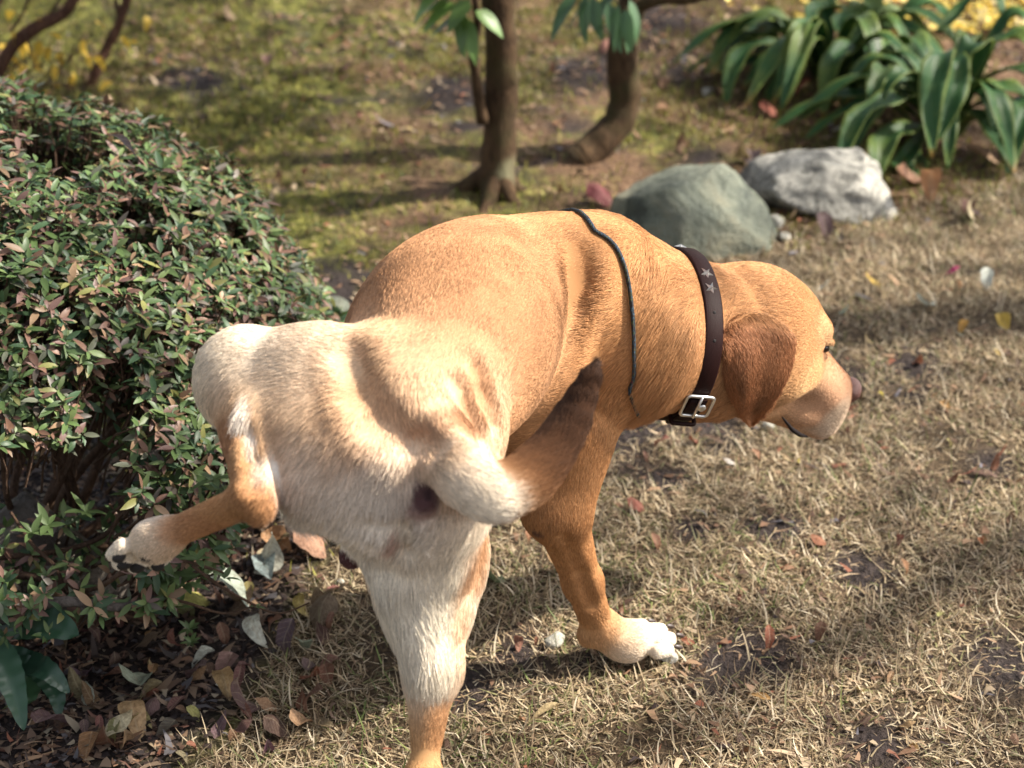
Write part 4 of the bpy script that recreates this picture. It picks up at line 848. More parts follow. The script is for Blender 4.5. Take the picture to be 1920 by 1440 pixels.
Fd, lo = build_field()
def field(p):
    q = np.clip((np.asarray(p, float) - lo) / VOX, 0, np.array(Fd.shape) - 1.001); i = q.astype(int); f = q - i; r = 0
    for dx in (0, 1):
        for dy in (0, 1):
            for dz in (0, 1):
                r = r + (f[..., 0] if dx else 1 - f[..., 0]) * (f[..., 1] if dy else 1 - f[..., 1]) * (f[..., 2] if dz else 1 - f[..., 2]) * Fd[i[..., 0] + dx, i[..., 1] + dy, i[..., 2] + dz]
    return r
def hit(px, py):
    d = ray(px, py); t = np.arange(1.2, 2.6, .001); pts = np.array([0, 0, CAM_H]) + t[:, None] * d
    inb = np.all((pts > lo) & (pts < lo + np.array(Fd.shape) * VOX), axis=1)
    v = np.where(inb, field(pts), 1); k = np.argmax(v < 0)
    return pts[k] if v[k] < 0 else None
def groove(pxs, r, depth, k=.012):          # a shallow fold pressed into the surface along a line of sight points
    hs_ = [hit(*q) for q in pxs]
    for a, b in zip(hs_, hs_[1:]):
        if a is None or b is None or np.linalg.norm(a - b) > .15: continue
        o_ = nrm(np.array([0, 0, CAM_H]) - (a + b) / 2) * (r - depth)
        prims.append(dict(t='rc', a=a + o_, b=b + o_, ra=r, rb=r, k=k, d=nrm(b - a), col=(0, 0, 0), ln=0, sq=None, op=-1))
groove(((652, 655), (672, 715), (705, 770), (752, 805), (800, 822)), .016, .0042, .018)
groove(((905, 690), (922, 740), (938, 790)), .010, .002, .014)
groove(((870, 720), (892, 770), (905, 815)), .009, .0015, .012)
groove(((1098, 470), (1106, 520), (1098, 575)), .014, .004, .016)
groove(((1060, 1010), (1090, 1080), (1112, 1140)), .008, .003, .008)
groove(((455, 800), (470, 850), (474, 905)), .008, .003, .008)
groove(((600, 1000), (680, 985), (745, 1000), (765, 1040)), .010, .004, .012)
AN = hit(797, 926); anr = nrm(np.array([0, 0, CAM_H]) - AN)
el(AN - anr * .005, (.016, .011, .018), np.stack([A_([1, 0, 0]), anr, nrm(np.cross(A_([1, 0, 0]), anr))]), .006, (0, 0, -1), 'dark', .002)
for a_ in (.5, 2.4, 4.3):
    q_ = AN + A_([math.cos(a_), 0, math.sin(a_)]) * .010; prims.append(dict(t='rc', a=AN + anr * .010, b=q_ + anr * .009, ra=.0042, rb=.003, k=.004, d=A_([0, 0, 1.]), col=(0, 0, 0), ln=0, sq=None, op=-1))
Fd, lo = build_field()
DV, DF = surface_nets(Fd, lo, VOX)
DV = lap_smooth(DV, DF, 3); DN = vert_normals(DV, DF)
# blended colour, fur length and fur direction from the nearest muscles
pos_pr = [p for p in prims if p['op'] > 0]
D = np.stack([sdf(p, DV) for p in pos_pr], 1)
W = np.exp(-np.maximum(D, -.004) / .011); W /= W.sum(1, keepdims=True)
VC = W @ np.array([p['col'] for p in pos_pr]); VL = W @ np.array([p['ln'] if p['ln'] > .02 else p['ln'] * .72 for p in pos_pr])
VD = W @ np.array([p['d'] for p in pos_pr])
def blob(c, r, col, s=1.0, ln=None, soft=1.0, warp=.35):
    global VC, VL
    dd = np.linalg.norm((DV - np.array(c)) / np.array(r), axis=1) + warp * fbm(DV, 28, 3)
    w = np.clip((1.25 - dd) / (.6 * soft), 0, 1); w = w * w * (3 - 2 * w) * s
    VC = VC * (1 - w[:, None]) + np.array(COLS[col] if isinstance(col, str) else col) * w[:, None]
    if ln is not None: VL = VL * (1 - w) + ln * w
# markings
dors = np.clip((DN[:, 2] - .2) / .6, 0, 1)
blob(AN + A_([-.004, 0, -.012]), (.014, .02, .012), (.30, .19, .17), .8, .004, .8, .6)
blob(AN, (.0125, .02, .0145), (.085, .040, .042), .95, .0015, .7, .6)
blob(AN + A_([.003, 0, .002]), (.004, .02, .006), (.035, .018, .020), .9, .0015, .8, .8)
for s_ in (1, -1):
    blob(H(.150, s_ * .020, -.085), (.040, .02, .030), (.52, .42, .31), .75, .004)
    blob(H(.045, s_ * .05, -.035), (.045, .025, .030), (.56, .34, .16), .7)
    blob(H(.060, s_ * .04, .030), (.030, .03, .016), (.58, .36, .18), .6)
    blob(H(.082, s_ * .04, -.003), (.014, .012, .009), (.14, .07, .045), .75, .002, .7, .1)
for q_ in ((462, 775), (478, 805), (492, 838), (505, 872), (516, 905)): blob(P(*q_, 1.50), (.0085, .05, .014), 'white', .7, .028, 1.6)
blob(P(520, 900, 1.47), (.03, .05, .03), 'white', .8)
blob(P(700, 790, 1.47), (.05, .05, .03), (.42, .23, .115), .5)
blob(P(655, 1048, 1.515), (.02, .02, .016), (.11, .05, .05), 1, .003, .5, .15)
blob(P(745, 985, 1.44), (.006, .03, .018), (.40, .17, .13), .55, None, .6)
blob(P(835, 800, 1.45), (.035, .03, .016), (.28, .12, .05), .8)
for q_, r0_, c_ in ((T[3] * .4 + T[4] * .6, .024, (.32, .165, .075)), (T[4], .024, (.16, .070, .028)), (T[4] * .5 + T[5] * .5, .026, (.080, .033, .013)), (T[5], .026, (.050, .020, .008)), (T[5] * .5 + T[6] * .5, .026, (.042, .017, .007)), (T[6], .024, (.042, .017, .007))): blob(q_, (.038,) * 3, c_, .97, None, 1.1, .35)
blob(T[3] + A_([0, .01, -.022]), (.045, .03, .014), (.34, .17, .075), .6)
blob(P(895, 745, 1.50), (.022, .04, .03), (.36, .17, .075), .6)
blob(P(900, 1000, 1.50), (.022, .06, .06), 'gold', .8)
blob(P(860, 1130, 1.50), (.014, .05, .09), 'pale', .8)
blob(P(830, 1330, 1.46), (.020, .05, .035), (.42, .21, .09), .8)
blob(P(1010, 985, 1.77), (.009, .02, .010), (.12, .06, .045), .9, .002, .6, .1)
blob(P(430, 850, 1.50), (.022, .04, .035), (.33, .16, .075), .85)
blob(P(455, 900, 1.46), (.02, .04, .025), (.36, .18, .08), .7)
blob(P(500, 950, 1.42), (.025, .03, .025), (.36, .17, .07), .7)
blob(P(380, 1000, 1.44), (.05, .04, .018), (.38, .18, .08), .7)
blob(P(300, 972, 1.475), (.05, .02, .009), 'white', .35)
NZ = fbm(DV, 9, 11, 3); NF = fbm(DV, 40, 17, 2)
VC = VC * (1 + .17 * NZ + .08 * NF)[:, None]
# ---- where a sight line or a spoke meets the dog
def spoke(c, d, rmax=.17):
    t = np.arange(0, rmax, .001); v = field(c + t[:, None] * d); k = np.where(v < 0)[0]; return t[k[-1]] if len(k) else .05
def spoke_first(c, d, rmax=.17):
    t = np.arange(.03, rmax, .001); v = field(c + t[:, None] * d); k = np.where(v > 0)[0]; return t[k[0]] if len(k) else rmax
def loop_round(axis_pt, pts3, n=72, off=.003, smooth=6, rmax=.17, sp=spoke):
    a, b, c = [np.asarray(q) for q in pts3]; pn = nrm(np.cross(b - a, c - a))
    ctr = axis_pt - np.dot(axis_pt - a, pn) * pn
    e1 = nrm(a - ctr - np.dot(a - ctr, pn) * pn); e2 = np.cross(pn, e1)
    th = np.linspace(0, 2 * np.pi, n, endpoint=False); dirs = np.cos(th)[:, None] * e1 + np.sin(th)[:, None] * e2
    r = np.array([sp(ctr, d, rmax) for d in dirs])
    for _ in range(smooth): r = np.maximum(r, .25 * np.roll(r, 1) + .5 * r + .25 * np.roll(r, -1))
    for _ in range(3): r = .25 * np.roll(r, 1) + .5 * r + .25 * np.roll(r, -1)
    return ctr + dirs * (r + off)[:, None], dirs, pn, ctr
COLLAR = loop_round(NK1 - nrm(NK1 - NK0) * .02, (hit(1320, 520), hit(1335, 610), hit(1308, 738)), 96, .0035)
def grad(p):
    e = .004; return nrm(np.stack([field(p + np.eye(3)[q] * e) - field(p - np.eye(3)[q] * e) for q in range(3)], -1))
CK = C5 + A_([.0, -.01, .01])
cp_ = [hit(*q) for q in ((1108, 436), (1132, 447), (1150, 464), (1163, 490), (1172, 520), (1178, 555), (1183, 590), (1186, 625), (1187, 660), (1188, 690), (1186, 715), (1180, 740))]
cp_ = [q for q in cp_ if q is not None]
for d_ in ((.55, -.1, -1), (.2, .3, -1), (-.3, .5, -1), (-.8, .7, -.6), (-1, .7, 0), (-.9, .5, .5), (-.5, .3, 1)):
    d_ = nrm(A_(d_)); cp_.append(CK + d_ * spoke_first(CK, d_, .16))
cp_ = A_(cp_ + cp_[:1])
Kp = spline(cp_, 141)[:-1]
for _ in range(6): Kp = .25 * np.roll(Kp, 1, 0) + .5 * Kp + .25 * np.roll(Kp, -1, 0)
for _ in range(4): Kp = Kp - grad(Kp) * (field(Kp) - .0015)[:, None] * .8
Kd = grad(Kp); Kt = nrm(np.roll(Kp, -1, 0) - np.roll(Kp, 1, 0)); Kn = nrm(np.cross(Kt, Kd))
dist = np.min(np.linalg.norm(DV[:, None, :] - Kp[None, ::2, :], axis=2), axis=1) if len(DV) * 70 < 3e7 else np.full(len(DV), 1.0)
VL = VL * np.clip(dist / .020, .20, 1)
for L_, wd in ((COLLAR, .011),):
    dist = np.abs((DV - L_[3]) @ L_[2]); near = np.linalg.norm(DV - L_[3], axis=1) < .16
    w = np.where(near, np.clip((dist - wd) / .014, 0, 1), 1); VL = VL * np.maximum(w, .25 if wd > .01 else .6)
# foot pads
dog = empty('dog', (float(RF[0]), float(RF[1]), 0.0))
tag(dog, 'golden tan dog lifting one hind leg against the shrub, head turned sideways', 'dog')
DOGO = np.array([RF[0], RF[1], 0.0])

m = N('dog_skin'); m.set(Base_Color=m.attr('fur').outputs['Color'], Roughness=.85, Specular_IOR_Level=.15); MSKIN = m.m
me = mesh_from('dog_body', DV - DOGO, DF); set_attr(me, 'fur', VC * .8); body = link('body', me, MSKIN, dog)

# ---- fur strands
m = N('dog_fur'); m.set(Base_Color=m.attr('fur').outputs['Color'], Roughness=.6, Specular_IOR_Level=.22); MFUR = m.m
def grow(name, V, Fq, Nv, C, L, Dv, count, parent, org, seed=1, rad0=.00025, lift=.18):
    r = np.random.default_rng(seed)
    T3 = np.concatenate([Fq[:, [0, 1, 2]], Fq[:, [0, 2, 3]]])
    ar = np.linalg.norm(np.cross(V[T3[:, 1]] - V[T3[:, 0]], V[T3[:, 2]] - V[T3[:, 0]]), axis=1)
    ar = ar * (L[T3[:, 0]] > .0018)
    cs = np.cumsum(ar); t = np.searchsorted(cs, r.random(count) * cs[-1]); t = np.minimum(t, len(T3) - 1)
    u = r.random(count); v = r.random(count); f = u + v > 1; u[f] = 1 - u[f]; v[f] = 1 - v[f]; w = 1 - u - v
    bc = lambda A: A[T3[t, 0]] * (w if A.ndim == 1 else w[:, None]) + A[T3[t, 1]] * (u if A.ndim == 1 else u[:, None]) + A[T3[t, 2]] * (v if A.ndim == 1 else v[:, None])
    p, n, c, l, d = bc(V), nrm(bc(Nv)), bc(C), bc(L), bc(Dv)
    # whorls and clumps
    d = d + .17 * np.stack([vnoise(p, 26, 31), vnoise(p, 26, 32), vnoise(p, 26, 33)], 1) + .10 * np.stack([vnoise(p, 90, 34), vnoise(p, 90, 35), vnoise(p, 90, 36)], 1) * (l[:, None] / .014)
    d = d + r.normal(0, .12, d.shape)
    d = nrm(d - (d * n).sum(1)[:, None] * n)
    l = l * (.65 + .6 * r.random(count)) * (1 + .25 * vnoise(p, 60, 40))
    a = lift * (.6 + .8 * r.random(count)) * (1 + .5 * vnoise(p, 45, 41))
    a = np.maximum(a, np.minimum(.9, .0016 / l))
    K = 4; pts = np.zeros((count, K, 3))
    sag = (l / .02 * .10)[:, None] * A_([0, 0, -1.0])
    for k in range(K):
        s = k / (K - 1); lf_ = np.sin(a)[:, None] * (s - .45 * s * s)
        pts[:, k] = p - n * .0004 + l[:, None] * (d * (s * np.cos(a)[:, None]) + n * lf_ + sag * s * s)
    hc = bpy.data.hair_curves.new(name); hc.add_curves([K] * count)
    hc.attributes['position'].data.foreach_set('vector', (pts - org).astype(np.float32).ravel())
    ra = hc.attributes.get('radius') or hc.attributes.new('radius', 'FLOAT', 'POINT')
    rr = np.tile(np.array([1, .9, .65, .18]) * rad0, (count, 1)) * (.7 + .6 * r.random((count, 1)))
    ra.data.foreach_set('value', rr.astype(np.float32).ravel())
    cc = c * (1 + .22 * r.normal(0, 1, (count, 1))).clip(.55, 1.5)
    at_ = hc.attributes.new('fur', 'FLOAT_COLOR', 'CURVE')
    at_.data.foreach_set('color', np.concatenate([cc, np.ones((count, 1))], 1).astype(np.float32).ravel())
    hc.materials.append(MFUR)
    o = bpy.data.objects.new('fur', hc); COL.objects.link(o); o.parent = parent; o['kind'] = 'stuff'
    return o
FURN = 680000
grow('dog_fur', DV, DF, DN, VC, VL, VD, FURN, dog, DOGO)

# ---- ears: hanging flaps
def ear_mesh(rows, n=14, bulge=.016, thick=.007):
    us = [r[0] for r in rows]; m_ = 26; front = []; 
    for i in range(m_):
        u = i / (m_ - 1); lb = [np.interp(u, us, [r[k] for r in rows]) for k in (1, 2, 3, 4)]
        row = []
        for j in range(n):
            v = j / (n - 1); px = lb[0] + (lb[2] - lb[0]) * v; py = lb[1] + (lb[3] - lb[1]) * v - 10 * math.sin(math.pi * v) * (1 - u) ** 2
            row.append((px, py, u, v))
        front.append(row)
    return front
ROWS = [(0, 1392, 590, 1470, 606), (.06, 1362, 604, 1486, 622), (.14, 1350, 624, 1492, 640), (.26, 1349, 650, 1489, 668), (.4, 1353, 684, 1479, 702), (.55, 1356, 712, 1464, 733), (.7, 1366, 742, 1450, 757),
        (.84, 1378, 768, 1435, 776), (.94, 1391, 786, 1424, 789), (1, 1402, 797, 1414, 797)]
gr = ear_mesh(ROWS); m_, n_ = len(gr), len(gr[0])
Y = np.zeros((m_, n_))
for i in range(m_):
    for j in range(n_):
        h_ = hit(gr[i][j][0], gr[i][j][1]); Y[i, j] = h_[1] if h_ is not None else np.nan
yb = np.nanmin(Y); Y = np.where(np.isnan(Y), np.nanmax(Y), Y)
for _ in range(14):
    Q = np.pad(Y, 1, mode='edge'); Y = np.minimum(Y, (Q[:-2, 1:-1] + Q[2:, 1:-1] + Q[1:-1, :-2] + Q[1:-1, 2:]) / 4)
for _ in range(6):
    Q = np.pad(Y, 1, mode='edge'); Y = (Q[:-2, 1:-1] + Q[2:, 1:-1] + Q[1:-1, :-2] + Q[1:-1, 2:]) / 4
EVf = np.zeros((m_, n_, 3)); EVb = np.zeros((m_, n_, 3))
for i in range(m_):
    for j in range(n_):
        px, py, u, v = gr[i][j]
        ed = min(1, 4 * min(v, 1 - v, 1 - u)) ** .6
        attach = max(0, 1 - u / .10)
        y = Y[i, j] - .005 - .012 * ed - .006 * math.sin(math.pi * min(1, u * 1.1)) + .0065 * math.sin(v * 8 + u * 2.5) * min(1, u * 3) * (1 - attach) - .006 * u + .010 * attach
        if v < .12 and .18 < u < .36: y -= .006
        EVf[i, j] = P(px, py, y); EVb[i, j] = P(px, py, y + .003 + .006 * ed)
# flatten into one closed mesh
def ear_build(mirror):
    V = np.concatenate([EVf.reshape(-1, 3), EVb.reshape(-1, 3)])
    F = []
    q = lambda i, j: i * n_ + j
    o = m_ * n_
    for i in range(m_ - 1):
        for j in range(n_ - 1):
            F.append((q(i, j), q(i + 1, j), q(i + 1, j + 1), q(i, j + 1))); F.append((o + q(i, j), o + q(i, j + 1), o + q(i + 1, j + 1), o + q(i + 1, j)))
    for i in range(m_ - 1):
        F.append((q(i, 0), o + q(i, 0), o + q(i + 1, 0), q(i + 1, 0))); F.append((q(i, n_ - 1), q(i + 1, n_ - 1), o + q(i + 1, n_ - 1), o + q(i, n_ - 1)))
    for j in range(n_ - 1):
        F.append((q(0, j), q(0, j + 1), o + q(0, j + 1), o + q(0, j))); F.append((q(m_ - 1, j), o + q(m_ - 1, j), o + q(m_ - 1, j + 1), q(m_ - 1, j + 1)))
    F = np.array(F)
    if mirror:
        V = V - 2 * ((V - HC) @ HR_)[:, None] * HR_; F = F[:, ::-1]
    V = lap_smooth(V, F, 2, .4)
    return V, F
COLS['ear'] = (0.31, 0.135, 0.060)
for mir in (False, True):
    V, F = ear_build(mir); Nv = vert_normals(V, F)
    uu = np.tile(np.repeat(np.linspace(0, 1, m_), n_), 2); vv = np.tile(np.tile(np.linspace(0, 1, n_), m_), 2)
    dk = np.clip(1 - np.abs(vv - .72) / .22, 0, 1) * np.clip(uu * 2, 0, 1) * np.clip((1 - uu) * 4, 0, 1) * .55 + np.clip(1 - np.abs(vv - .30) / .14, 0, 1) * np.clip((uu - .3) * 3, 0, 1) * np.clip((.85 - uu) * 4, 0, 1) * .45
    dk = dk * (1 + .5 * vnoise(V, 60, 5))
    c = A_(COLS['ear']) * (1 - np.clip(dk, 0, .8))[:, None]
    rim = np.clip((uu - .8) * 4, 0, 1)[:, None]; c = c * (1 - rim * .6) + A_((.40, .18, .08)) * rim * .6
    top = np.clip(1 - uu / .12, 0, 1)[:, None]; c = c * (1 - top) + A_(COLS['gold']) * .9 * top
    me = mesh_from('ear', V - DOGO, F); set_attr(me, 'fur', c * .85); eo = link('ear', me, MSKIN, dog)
    Dv = np.tile(nrm(A_([.06, 0, -1]) ), (len(V), 1)) + .35 * (vv - .5)[:, None] * -np.array([1, 0, 0])
    f = grow('ear_fur', V, F, Nv, c, np.full(len(V), .0080) * np.clip((1.06 - uu) * 4, .4, 1), Dv, 22000, dog, DOGO, 5, .00027, .34)
# ---- eyes, nose, lips, pads
m = N('dog_eye'); m.set(Base_Color=(.012, .006, .004), Roughness=.08, Specular_IOR_Level=.6); MEYE = m.m
m = N('dog_nose'); nz_ = m.noise(900, 3); m.set(Base_Color=m.ramp(nz_.outputs[0], [(.3, (.075, .032, .026)), (.8, (.17, .075, .058))]).outputs[0], Roughness=.42); m.bump(nz_.outputs[0], .6, .001); MNOSE = m.m
m = N('dog_pad'); nz_ = m.noise(500, 3); m.set(Base_Color=m.ramp(nz_.outputs[0], [(.3, (.006, .005, .006)), (.8, (.022, .018, .020))]).outputs[0], Roughness=.65); m.bump(nz_.outputs[0], .6, .001); MPAD = m.m
def ellipsoid(name, c, r, A, mat, parent, deform=None, org=DOGO, seg=24, ring=16):
    V = [];F = []
    for i in range(ring + 1):
        th = math.pi * i / ring
        for j in range(seg):
            ph = 2 * math.pi * j / seg; V.append((math.cos(th), math.sin(th) * math.cos(ph), math.sin(th) * math.sin(ph)))
    V = A_(V)
    if deform is not None: V = deform(V)
    for i in range(ring):
        for j in range(seg): F.append((i * seg + j, i * seg + (j + 1) % seg, (i + 1) * seg + (j + 1) % seg, (i + 1) * seg + j))
    W_ = np.asarray(c) + (V * np.asarray(r)) @ np.asarray(A) - org
    return link(name, mesh_from(name, W_, np.array(F)[:, ::-1]), mat, parent)
for s_ in (1, -1): ellipsoid('eye', H(.0770, s_ * .0345, -.0005), (.0085, .0075, .0068), HA, MEYE, dog)
def nosed(V):
    f = V[:, 0].copy(); r = V[:, 1].copy(); u = V[:, 2].copy()
    w = 1 - .28 * np.clip(-u, 0, 1); V = V.copy(); V[:, 1] = r * w
    for s_ in (1, -1):
        d = np.hypot((r - s_ * .45) / .26, (u + .1) / .30); V[:, 0] -= .42 * np.exp(-d * d) * (f > 0)
    V[:, 0] -= .18 * np.exp(-(r / .10) ** 2) * (f > 0) * (u < .4)
    return V
ellipsoid('nose', H(.190, 0, -.049), (.0130, .0180, .0180), np.stack([nrm(HF - HU * .25), HR_, nrm(HU + HF * .25)]), MNOSE, dog, nosed, seg=40, ring=28)
m = N('dog_lip'); m.set(Base_Color=(.010, .007, .007), Roughness=.7, Specular_IOR_Level=.15); MLIP = m.m
# dark lip line along the near side of the mouth and the far one
for s_ in (1, -1):
    pts = [H(.068, s_ * .029, -.094), H(.090, s_ * .031, -.105), H(.112, s_ * .027, -.110), H(.136, s_ * .019, -.112)]
    V = []; F = []; nseg = 18
    for i in range(nseg):
        t = i / (nseg - 1) * 3; k = min(2, int(t)); f = t - k; c = pts[k] * (1 - f) + pts[k + 1] * f; rr = .0030 * math.sin(math.pi * (i + .6) / nseg) ** .6
        for a in range(8): V.append(c + rr * (HR_ * math.cos(a * math.pi / 4) + HU * math.sin(a * math.pi / 4)))
    for i in range(nseg - 1):
        for a in range(8): F.append((i * 8 + a, i * 8 + (a + 1) % 8, (i + 1) * 8 + (a + 1) % 8, (i + 1) * 8 + a))
    link('lip', mesh_from('lip', A_(V) - DOGO, np.array(F)), MLIP, dog)
ds = .80
for f, r_, q in ((.030, -.028, .85), (.044, -.0095, 1), (.044, .0095, 1), (.030, .028, .85)):
    ellipsoid('paw_pad', LP + (pf * f + pr_ * r_) * ds - pu * .0125 * ds, (.0085 * q, .0070 * q, .0060), np.stack([pf, pr_, pu]), MPAD, dog, seg=14, ring=10)
ellipsoid('paw_pad', LP + pf * .002 - pu * .0170 * ds, (.0130, .0150, .0070), np.stack([pf, pr_, pu]), MPAD, dog, seg=16, ring=10)
m = N('dog_claw'); m.set(Base_Color=(.05, .035, .03), Roughness=.4); MCLAW = m.m
def claws(c, fd, fr, up, sc):
    for f, r in ((.048, -.030), (.062, -.0105), (.062, .0105), (.048, .030)):
        b = c + (fd * f + fr * r) * sc - up * .006 * sc
        ellipsoid('claw', b, (.0075, .0024, .0030), np.stack([nrm(fd - up * .5), fr, nrm(up + fd * .5)]), MCLAW, dog, seg=10, ring=8)
claws(PW, fd, fr, A_([0, 0, 1]), 1.0); claws(LP - pf * .004, pf, pr_, pu, .80)
claws(RF + A_([.004, .02, .024]), nrm(A_([.25, .95, 0])), nrm(A_([.95, -.25, 0])), A_([0, 0, 1]), 1.0)
claws(P2, nrm(A_([.4, .9, 0])), nrm(A_([.9, -.4, 0])), A_([0, 0, 1]), 1.0)

# ================================================================== collar and cord
m = N('collar_leather'); nz_ = m.noise(220, 5, .7); m.set(Base_Color=m.ramp(nz_.outputs[0], [(.3, (.009, .0034, .0032)), (.75, (.024, .0085, .0075))]).outputs[0], Roughness=.45, Specular_IOR_Level=.09); m.bump(nz_.outputs[0], .35, .001); MLEA = m.m
m = N('collar_steel'); m.set(Base_Color=(.62, .61, .58), Metallic=.9, Roughness=.30); MST = m.m
m = N('collar_hole'); m.set(Base_Color=(.006, .004, .004), Roughness=.9); MHOLE = m.m
Cp, Cd, Cn, Cc = COLLAR
if np.dot(Cn, NK1 - NK0) < 0: Cn = -Cn
CO = Cp.mean(0) * 0 + Cp[np.argmin(Cp[:, 2])]
collar = empty('dog_collar', CO); tag(collar, 'dark brown leather collar with silver stars and square buckle round the dog neck', 'collar')
def band(ptsA, dirsA, nrmA, hw, th, name, mat, parent, org, closed=True):
    n = len(ptsA); prof = [(-hw, 0), (-hw, th * .7), (-hw * .8, th), (hw * .8, th), (hw, th * .7), (hw, 0)]; V = []; F = []
    for i in range(n):
        na = nrmA if np.ndim(nrmA) == 1 else nrmA[i]
        for a, b in prof: V.append(ptsA[i] + na * a + dirsA[i] * b)
    k = len(prof)
    for i in range(n if closed else n - 1):
        for j in range(k):
            a, b = i * k + j, i * k + (j + 1) % k; c, d = ((i + 1) % n) * k + (j + 1) % k, ((i + 1) % n) * k + j; F.append((a, b, c, d))
    if not closed: F += [tuple(range(k))[::-1], tuple((n - 1) * k + q for q in range(k))]
    me = mesh_from(name, A_(V) - org, F, smooth=True); return link(name, me, mat, parent)
band(Cp, Cd, Cn, .0108, .0038, 'strap', MLEA, collar, CO)
def on_collar(px, py):
    qx, qy, dep = proj(Cp + Cd * .004); vis = ((Cd * (np.array([0, 0, CAM_H]) - Cp)).sum(1) > 0)
    k = np.argmin(np.where(vis, np.hypot(qx - px, qy - py), 1e9)); return Cp[k] + Cd[k] * .0042, Cd[k], nrm(np.cross(Cn, Cd[k])), k
def torus_rect(name, c, ex, ey, ez, w, h, r, mat, parent, org, rc_=.004):
    path = []
    for cx, cy, a0 in ((w - rc_, h - rc_, 0), (-w + rc_, h - rc_, 90), (-w + rc_, -h + rc_, 180), (w - rc_, -h + rc_, 270)):
        for a in range(0, 91, 30): path.append((cx + rc_ * math.cos(rad(a0 + a)), cy + rc_ * math.sin(rad(a0 + a))))
    V = []; F = []; n = len(path)
    for i in range(n):
        p0 = A_(path[i - 1]); p1 = A_(path[(i + 1) % n]); t = nrm(p1 - p0); no = A_([t[1], -t[0]])
        for a in range(8):
            q = A_(path[i]) + no * r * math.cos(a * math.pi / 4); V.append(c + ex * q[0] + ey * q[1] + ez * r * math.sin(a * math.pi / 4))
    for i in range(n):
        for a in range(8): F.append((i * 8 + a, i * 8 + (a + 1) % 8, ((i + 1) % n) * 8 + (a + 1) % 8, ((i + 1) % n) * 8 + a))
    return link(name, mesh_from(name, A_(V) - org, np.array(F)), mat, parent)
bp, bd, bt, bk = on_collar(1300, 757)
buckle = torus_rect('buckle', bp + bd * .004, Cn, bt, bd,   .0160, .0140, .0020, MST, collar, CO)
def rod(name, a, b, r, mat, parent, org, seg=10, r2=None):
    a = A_(a); b = A_(b); t = nrm(b - a); e1 = nrm(np.cross(t, (.3, .5, .8))); e2 = np.cross(t, e1); V = []
    for p_, q in ((a, r), (b, r if r2 is None else r2)):
        for k in range(seg): V.append(p_ + q * (e1 * math.cos(2 * math.pi * k / seg) + e2 * math.sin(2 * math.pi * k / seg)))
    F = [(k, (k + 1) % seg, seg + (k + 1) % seg, seg + k) for k in range(seg)] + [tuple(range(seg))[::-1], tuple(range(seg, 2 * seg))]
    return link(name, mesh_from(name, A_(V) - org, F), mat, parent)
rod('pin', bp + bd * .006 - bt * .015, bp + bd * .006 + bt * .015, .0017, MST, buckle, CO)
# free end of the strap, its loop and a rivet
i0 = [(bk + k) % len(Cp) for k in range(-1, 9)]
if proj(Cp[i0[-1]])[0] > proj(Cp[bk])[0]: i0 = [(bk - k) % len(Cp) for k in range(-1, 9)]
band(Cp[i0] + Cd[i0] * .0042, Cd[i0], Cn, .0100, .0034, 'strap_end', MLEA, collar, CO, False)
kp = i0[6]; torus_rect('strap_loop', Cp[kp] + Cd[kp] * .004, Cn, Cd[kp], nrm(np.cross(Cn, Cd[kp])), .0140, .0072, .0026, MLEA, collar, CO, .003)
ellipsoid('rivet', bp + bd * .0065 + Cn * .005, (.0022, .0048, .0048), np.stack([bd, Cn, bt]), MST, collar, org=CO, seg=16, ring=10)
def star(c, ex, ey, ez, R_, ang):
    V = [c + ez * .0030]; 
    for k in range(10):
        r = R_ if k % 2 == 0 else R_ * .38; a = ang + k * math.pi / 5; V.append(c + ex * r * math.cos(a) + ey * r * math.sin(a))
    V.append(c - ez * .001); F = [(0, 1 + k, 1 + (k + 1) % 10) for k in range(10)] + [(11, 1 + (k + 1) % 10, 1 + k) for k in range(10)]
    return link('star_stud', mesh_from('star_stud', A_(V) - CO, F, smooth=False), MST, collar)
for k_, (px, py) in enumerate(((1322, 512), (1333, 541))):
    c, d, t, _k = on_collar(px, py); star(c, Cn, t, d, .0080, .3 + k_)
for dk in (12, 20, 28, 36, 44):      # more studs over the top and far side
    k = (on_collar(1322, 512)[3] + dk * (1 if proj(Cp[(on_collar(1322, 512)[3] + 4) % 96])[1] < proj(Cp[on_collar(1322, 512)[3]])[1] else -1)) % 96
    star(Cp[k] + Cd[k] * .0042, Cn, nrm(np.cross(Cn, Cd[k])), Cd[k], .0080, dk)
for (px, py) in ((1342, 590), (1341, 640)):
    c, d, t, _k = on_collar(px, py); ellipsoid('eyelet', c - d * .0004, (.0006, .0020, .0020), np.stack([d, Cn, t]), MHOLE, collar, org=CO, seg=10, ring=6)

m = N('cord_weave'); tc = m.obj(); wv = m.n('ShaderNodeTexWave'); wv.inputs['Scale'].default_value = 190; wv.inputs['Distortion'].default_value = 4; m.l(tc, wv.inputs['Vector'])
nz_ = m.noise(260, 2, .5, tc)
cc_ = m.ramp(nz_.outputs[0], [(.36, (.012, .011, .013)), (.46, (.03, .09, .14)), (.50, (.015, .014, .016)), (.60, (.05, .10, .04)), (.66, (.10, .02, .04))]); cc_.color_ramp.interpolation = 'CONSTANT'
m.set(Base_Color=cc_.outputs[0], Roughness=.75); m.bump(wv.outputs[0], .5, .001); MCORD = m.m
KO = Kp[np.argmin(Kp[:, 2])]
cord = band(Kp, Kd, Kn, .0019, .0030, 'harness_cord', MCORD, None, np.zeros(3)); 
cord.location = KO; cord.data.transform(Matrix.Translation(-Vector(KO)))
tag(cord, 'thin dark cord with blue and green weave looped round the dog chest', 'cord')

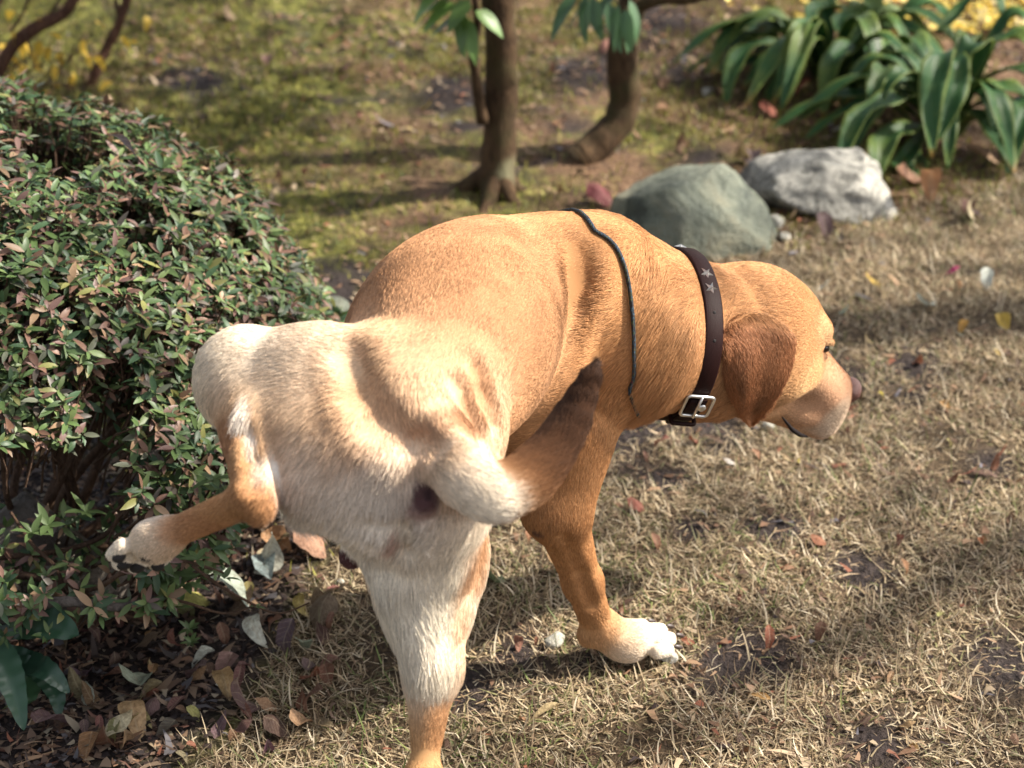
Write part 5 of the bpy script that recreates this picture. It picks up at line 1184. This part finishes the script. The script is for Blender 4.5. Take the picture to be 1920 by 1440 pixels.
# ================================================================== added tree out of view, its crown shaped to shade the place
SD = np.array(SUN_DIR)
TB = np.array([6.2, 3.6, 0.0]); TB[2] = float(gz(TB[0], TB[1]))
SHADE_TREE = empty('tree', TB); tag(SHADE_TREE, 'added unseen tree beside the lawn, its crown shaped to shade the dog', 'tree')
gaps = [(hit(520, 665), .13), (hit(455, 700), .06), (hit(585, 660), .08), (hit(640, 860), .06), (hit(495, 835), .040), (hit(1530, 625), .045), (hit(1480, 700), .030), (G(1205, 1205, .04), .060), (hit(1100, 600), .004),  # leaf-free holes in the added crown, aimed so sun reaches chosen spots
        (hit(1125, 1080), .022), (hit(905, 1010), .02), (GP(1860, 20), .40), (P(960, 250, 3.33), .05), (P(1190, 150, 3.52), .06), (P(960, 100, 3.33), .05), (P(1185, 240, 3.5), .05)]
r = np.random.default_rng(99)
for _ in range(0): gaps.append((GP(r.uniform(200, 1900), r.uniform(20, 1400)), r.uniform(.03, .07)))
V0, F0 = leaf_geo(1, .5, 3, 1, .2, .5, 0, .8, .8, 3); Vs = []; Fs = []; Cs = []; off = 0
DC = 7.0
for lev in range(1):
    step = .068; gx_ = np.arange(-2.2, 2.2, step); gy_ = np.arange(.7, 5.6, step)
    for x in gx_:
        for y in gy_:
            if r.random() < (.12 if (x < -.22 and y < 2.75) else .31): continue
            base = np.array([x + r.uniform(-.5, .5) * step, y + r.uniform(-.5, .5) * step, 0.0]); p = base + SD * (DC + .5 * float(vnoise(base, 1.3, 5)) + r.uniform(-.4, .4))
            if any(np.linalg.norm((p - g) - np.dot(p - g, SD) * SD) < q + .055 for g, q in gaps): continue
            f = nrm(r.normal(0, 1, 3) * (1, 1, .35) + (0, 0, -.25)); u = nrm(SD * .6 + (0, 0, .5) + r.normal(0, .4, 3)); u = nrm(u - np.dot(u, f) * f); s_ = np.cross(u, f); l = .082 * r.uniform(.8, 1.25)
            Vs.append(p - TB + l * ((V0[:, :1] - .5) * f + V0[:, 1:2] * s_ + V0[:, 2:] * u)); Fs.append(F0 + off); off += len(V0); Cs.append(np.tile(np.array((.085, .105, .04)) * r.uniform(.6, 1.4), (len(V0), 1)))
me = mesh_from('crown', np.concatenate(Vs), np.concatenate(Fs)); set_attr(me, 'tint', np.concatenate(Cs)); o = link('crown', me, MBROAD, SHADE_TREE); o['kind'] = 'stuff'
fork = TB + (-.1, -.1, 3.4); branch('trunk', [TB + (0, 0, -.05), TB + (.05, 0, 1.2), TB + (-.04, -.05, 2.4), fork], .20, .15, MBARK, SHADE_TREE, TB, 24, 14)
for k in range(9):
    e = np.array([r.uniform(-1.2, 1.5), r.uniform(1.4, 4.6), 0]) + SD * 7.1
    branch('limb', [fork, fork * .6 + e * .4 + (0, 0, .25), fork * .25 + e * .75 + (0, 0, .12), e], .07, .010, MBARK, SHADE_TREE, TB, 16, 8)
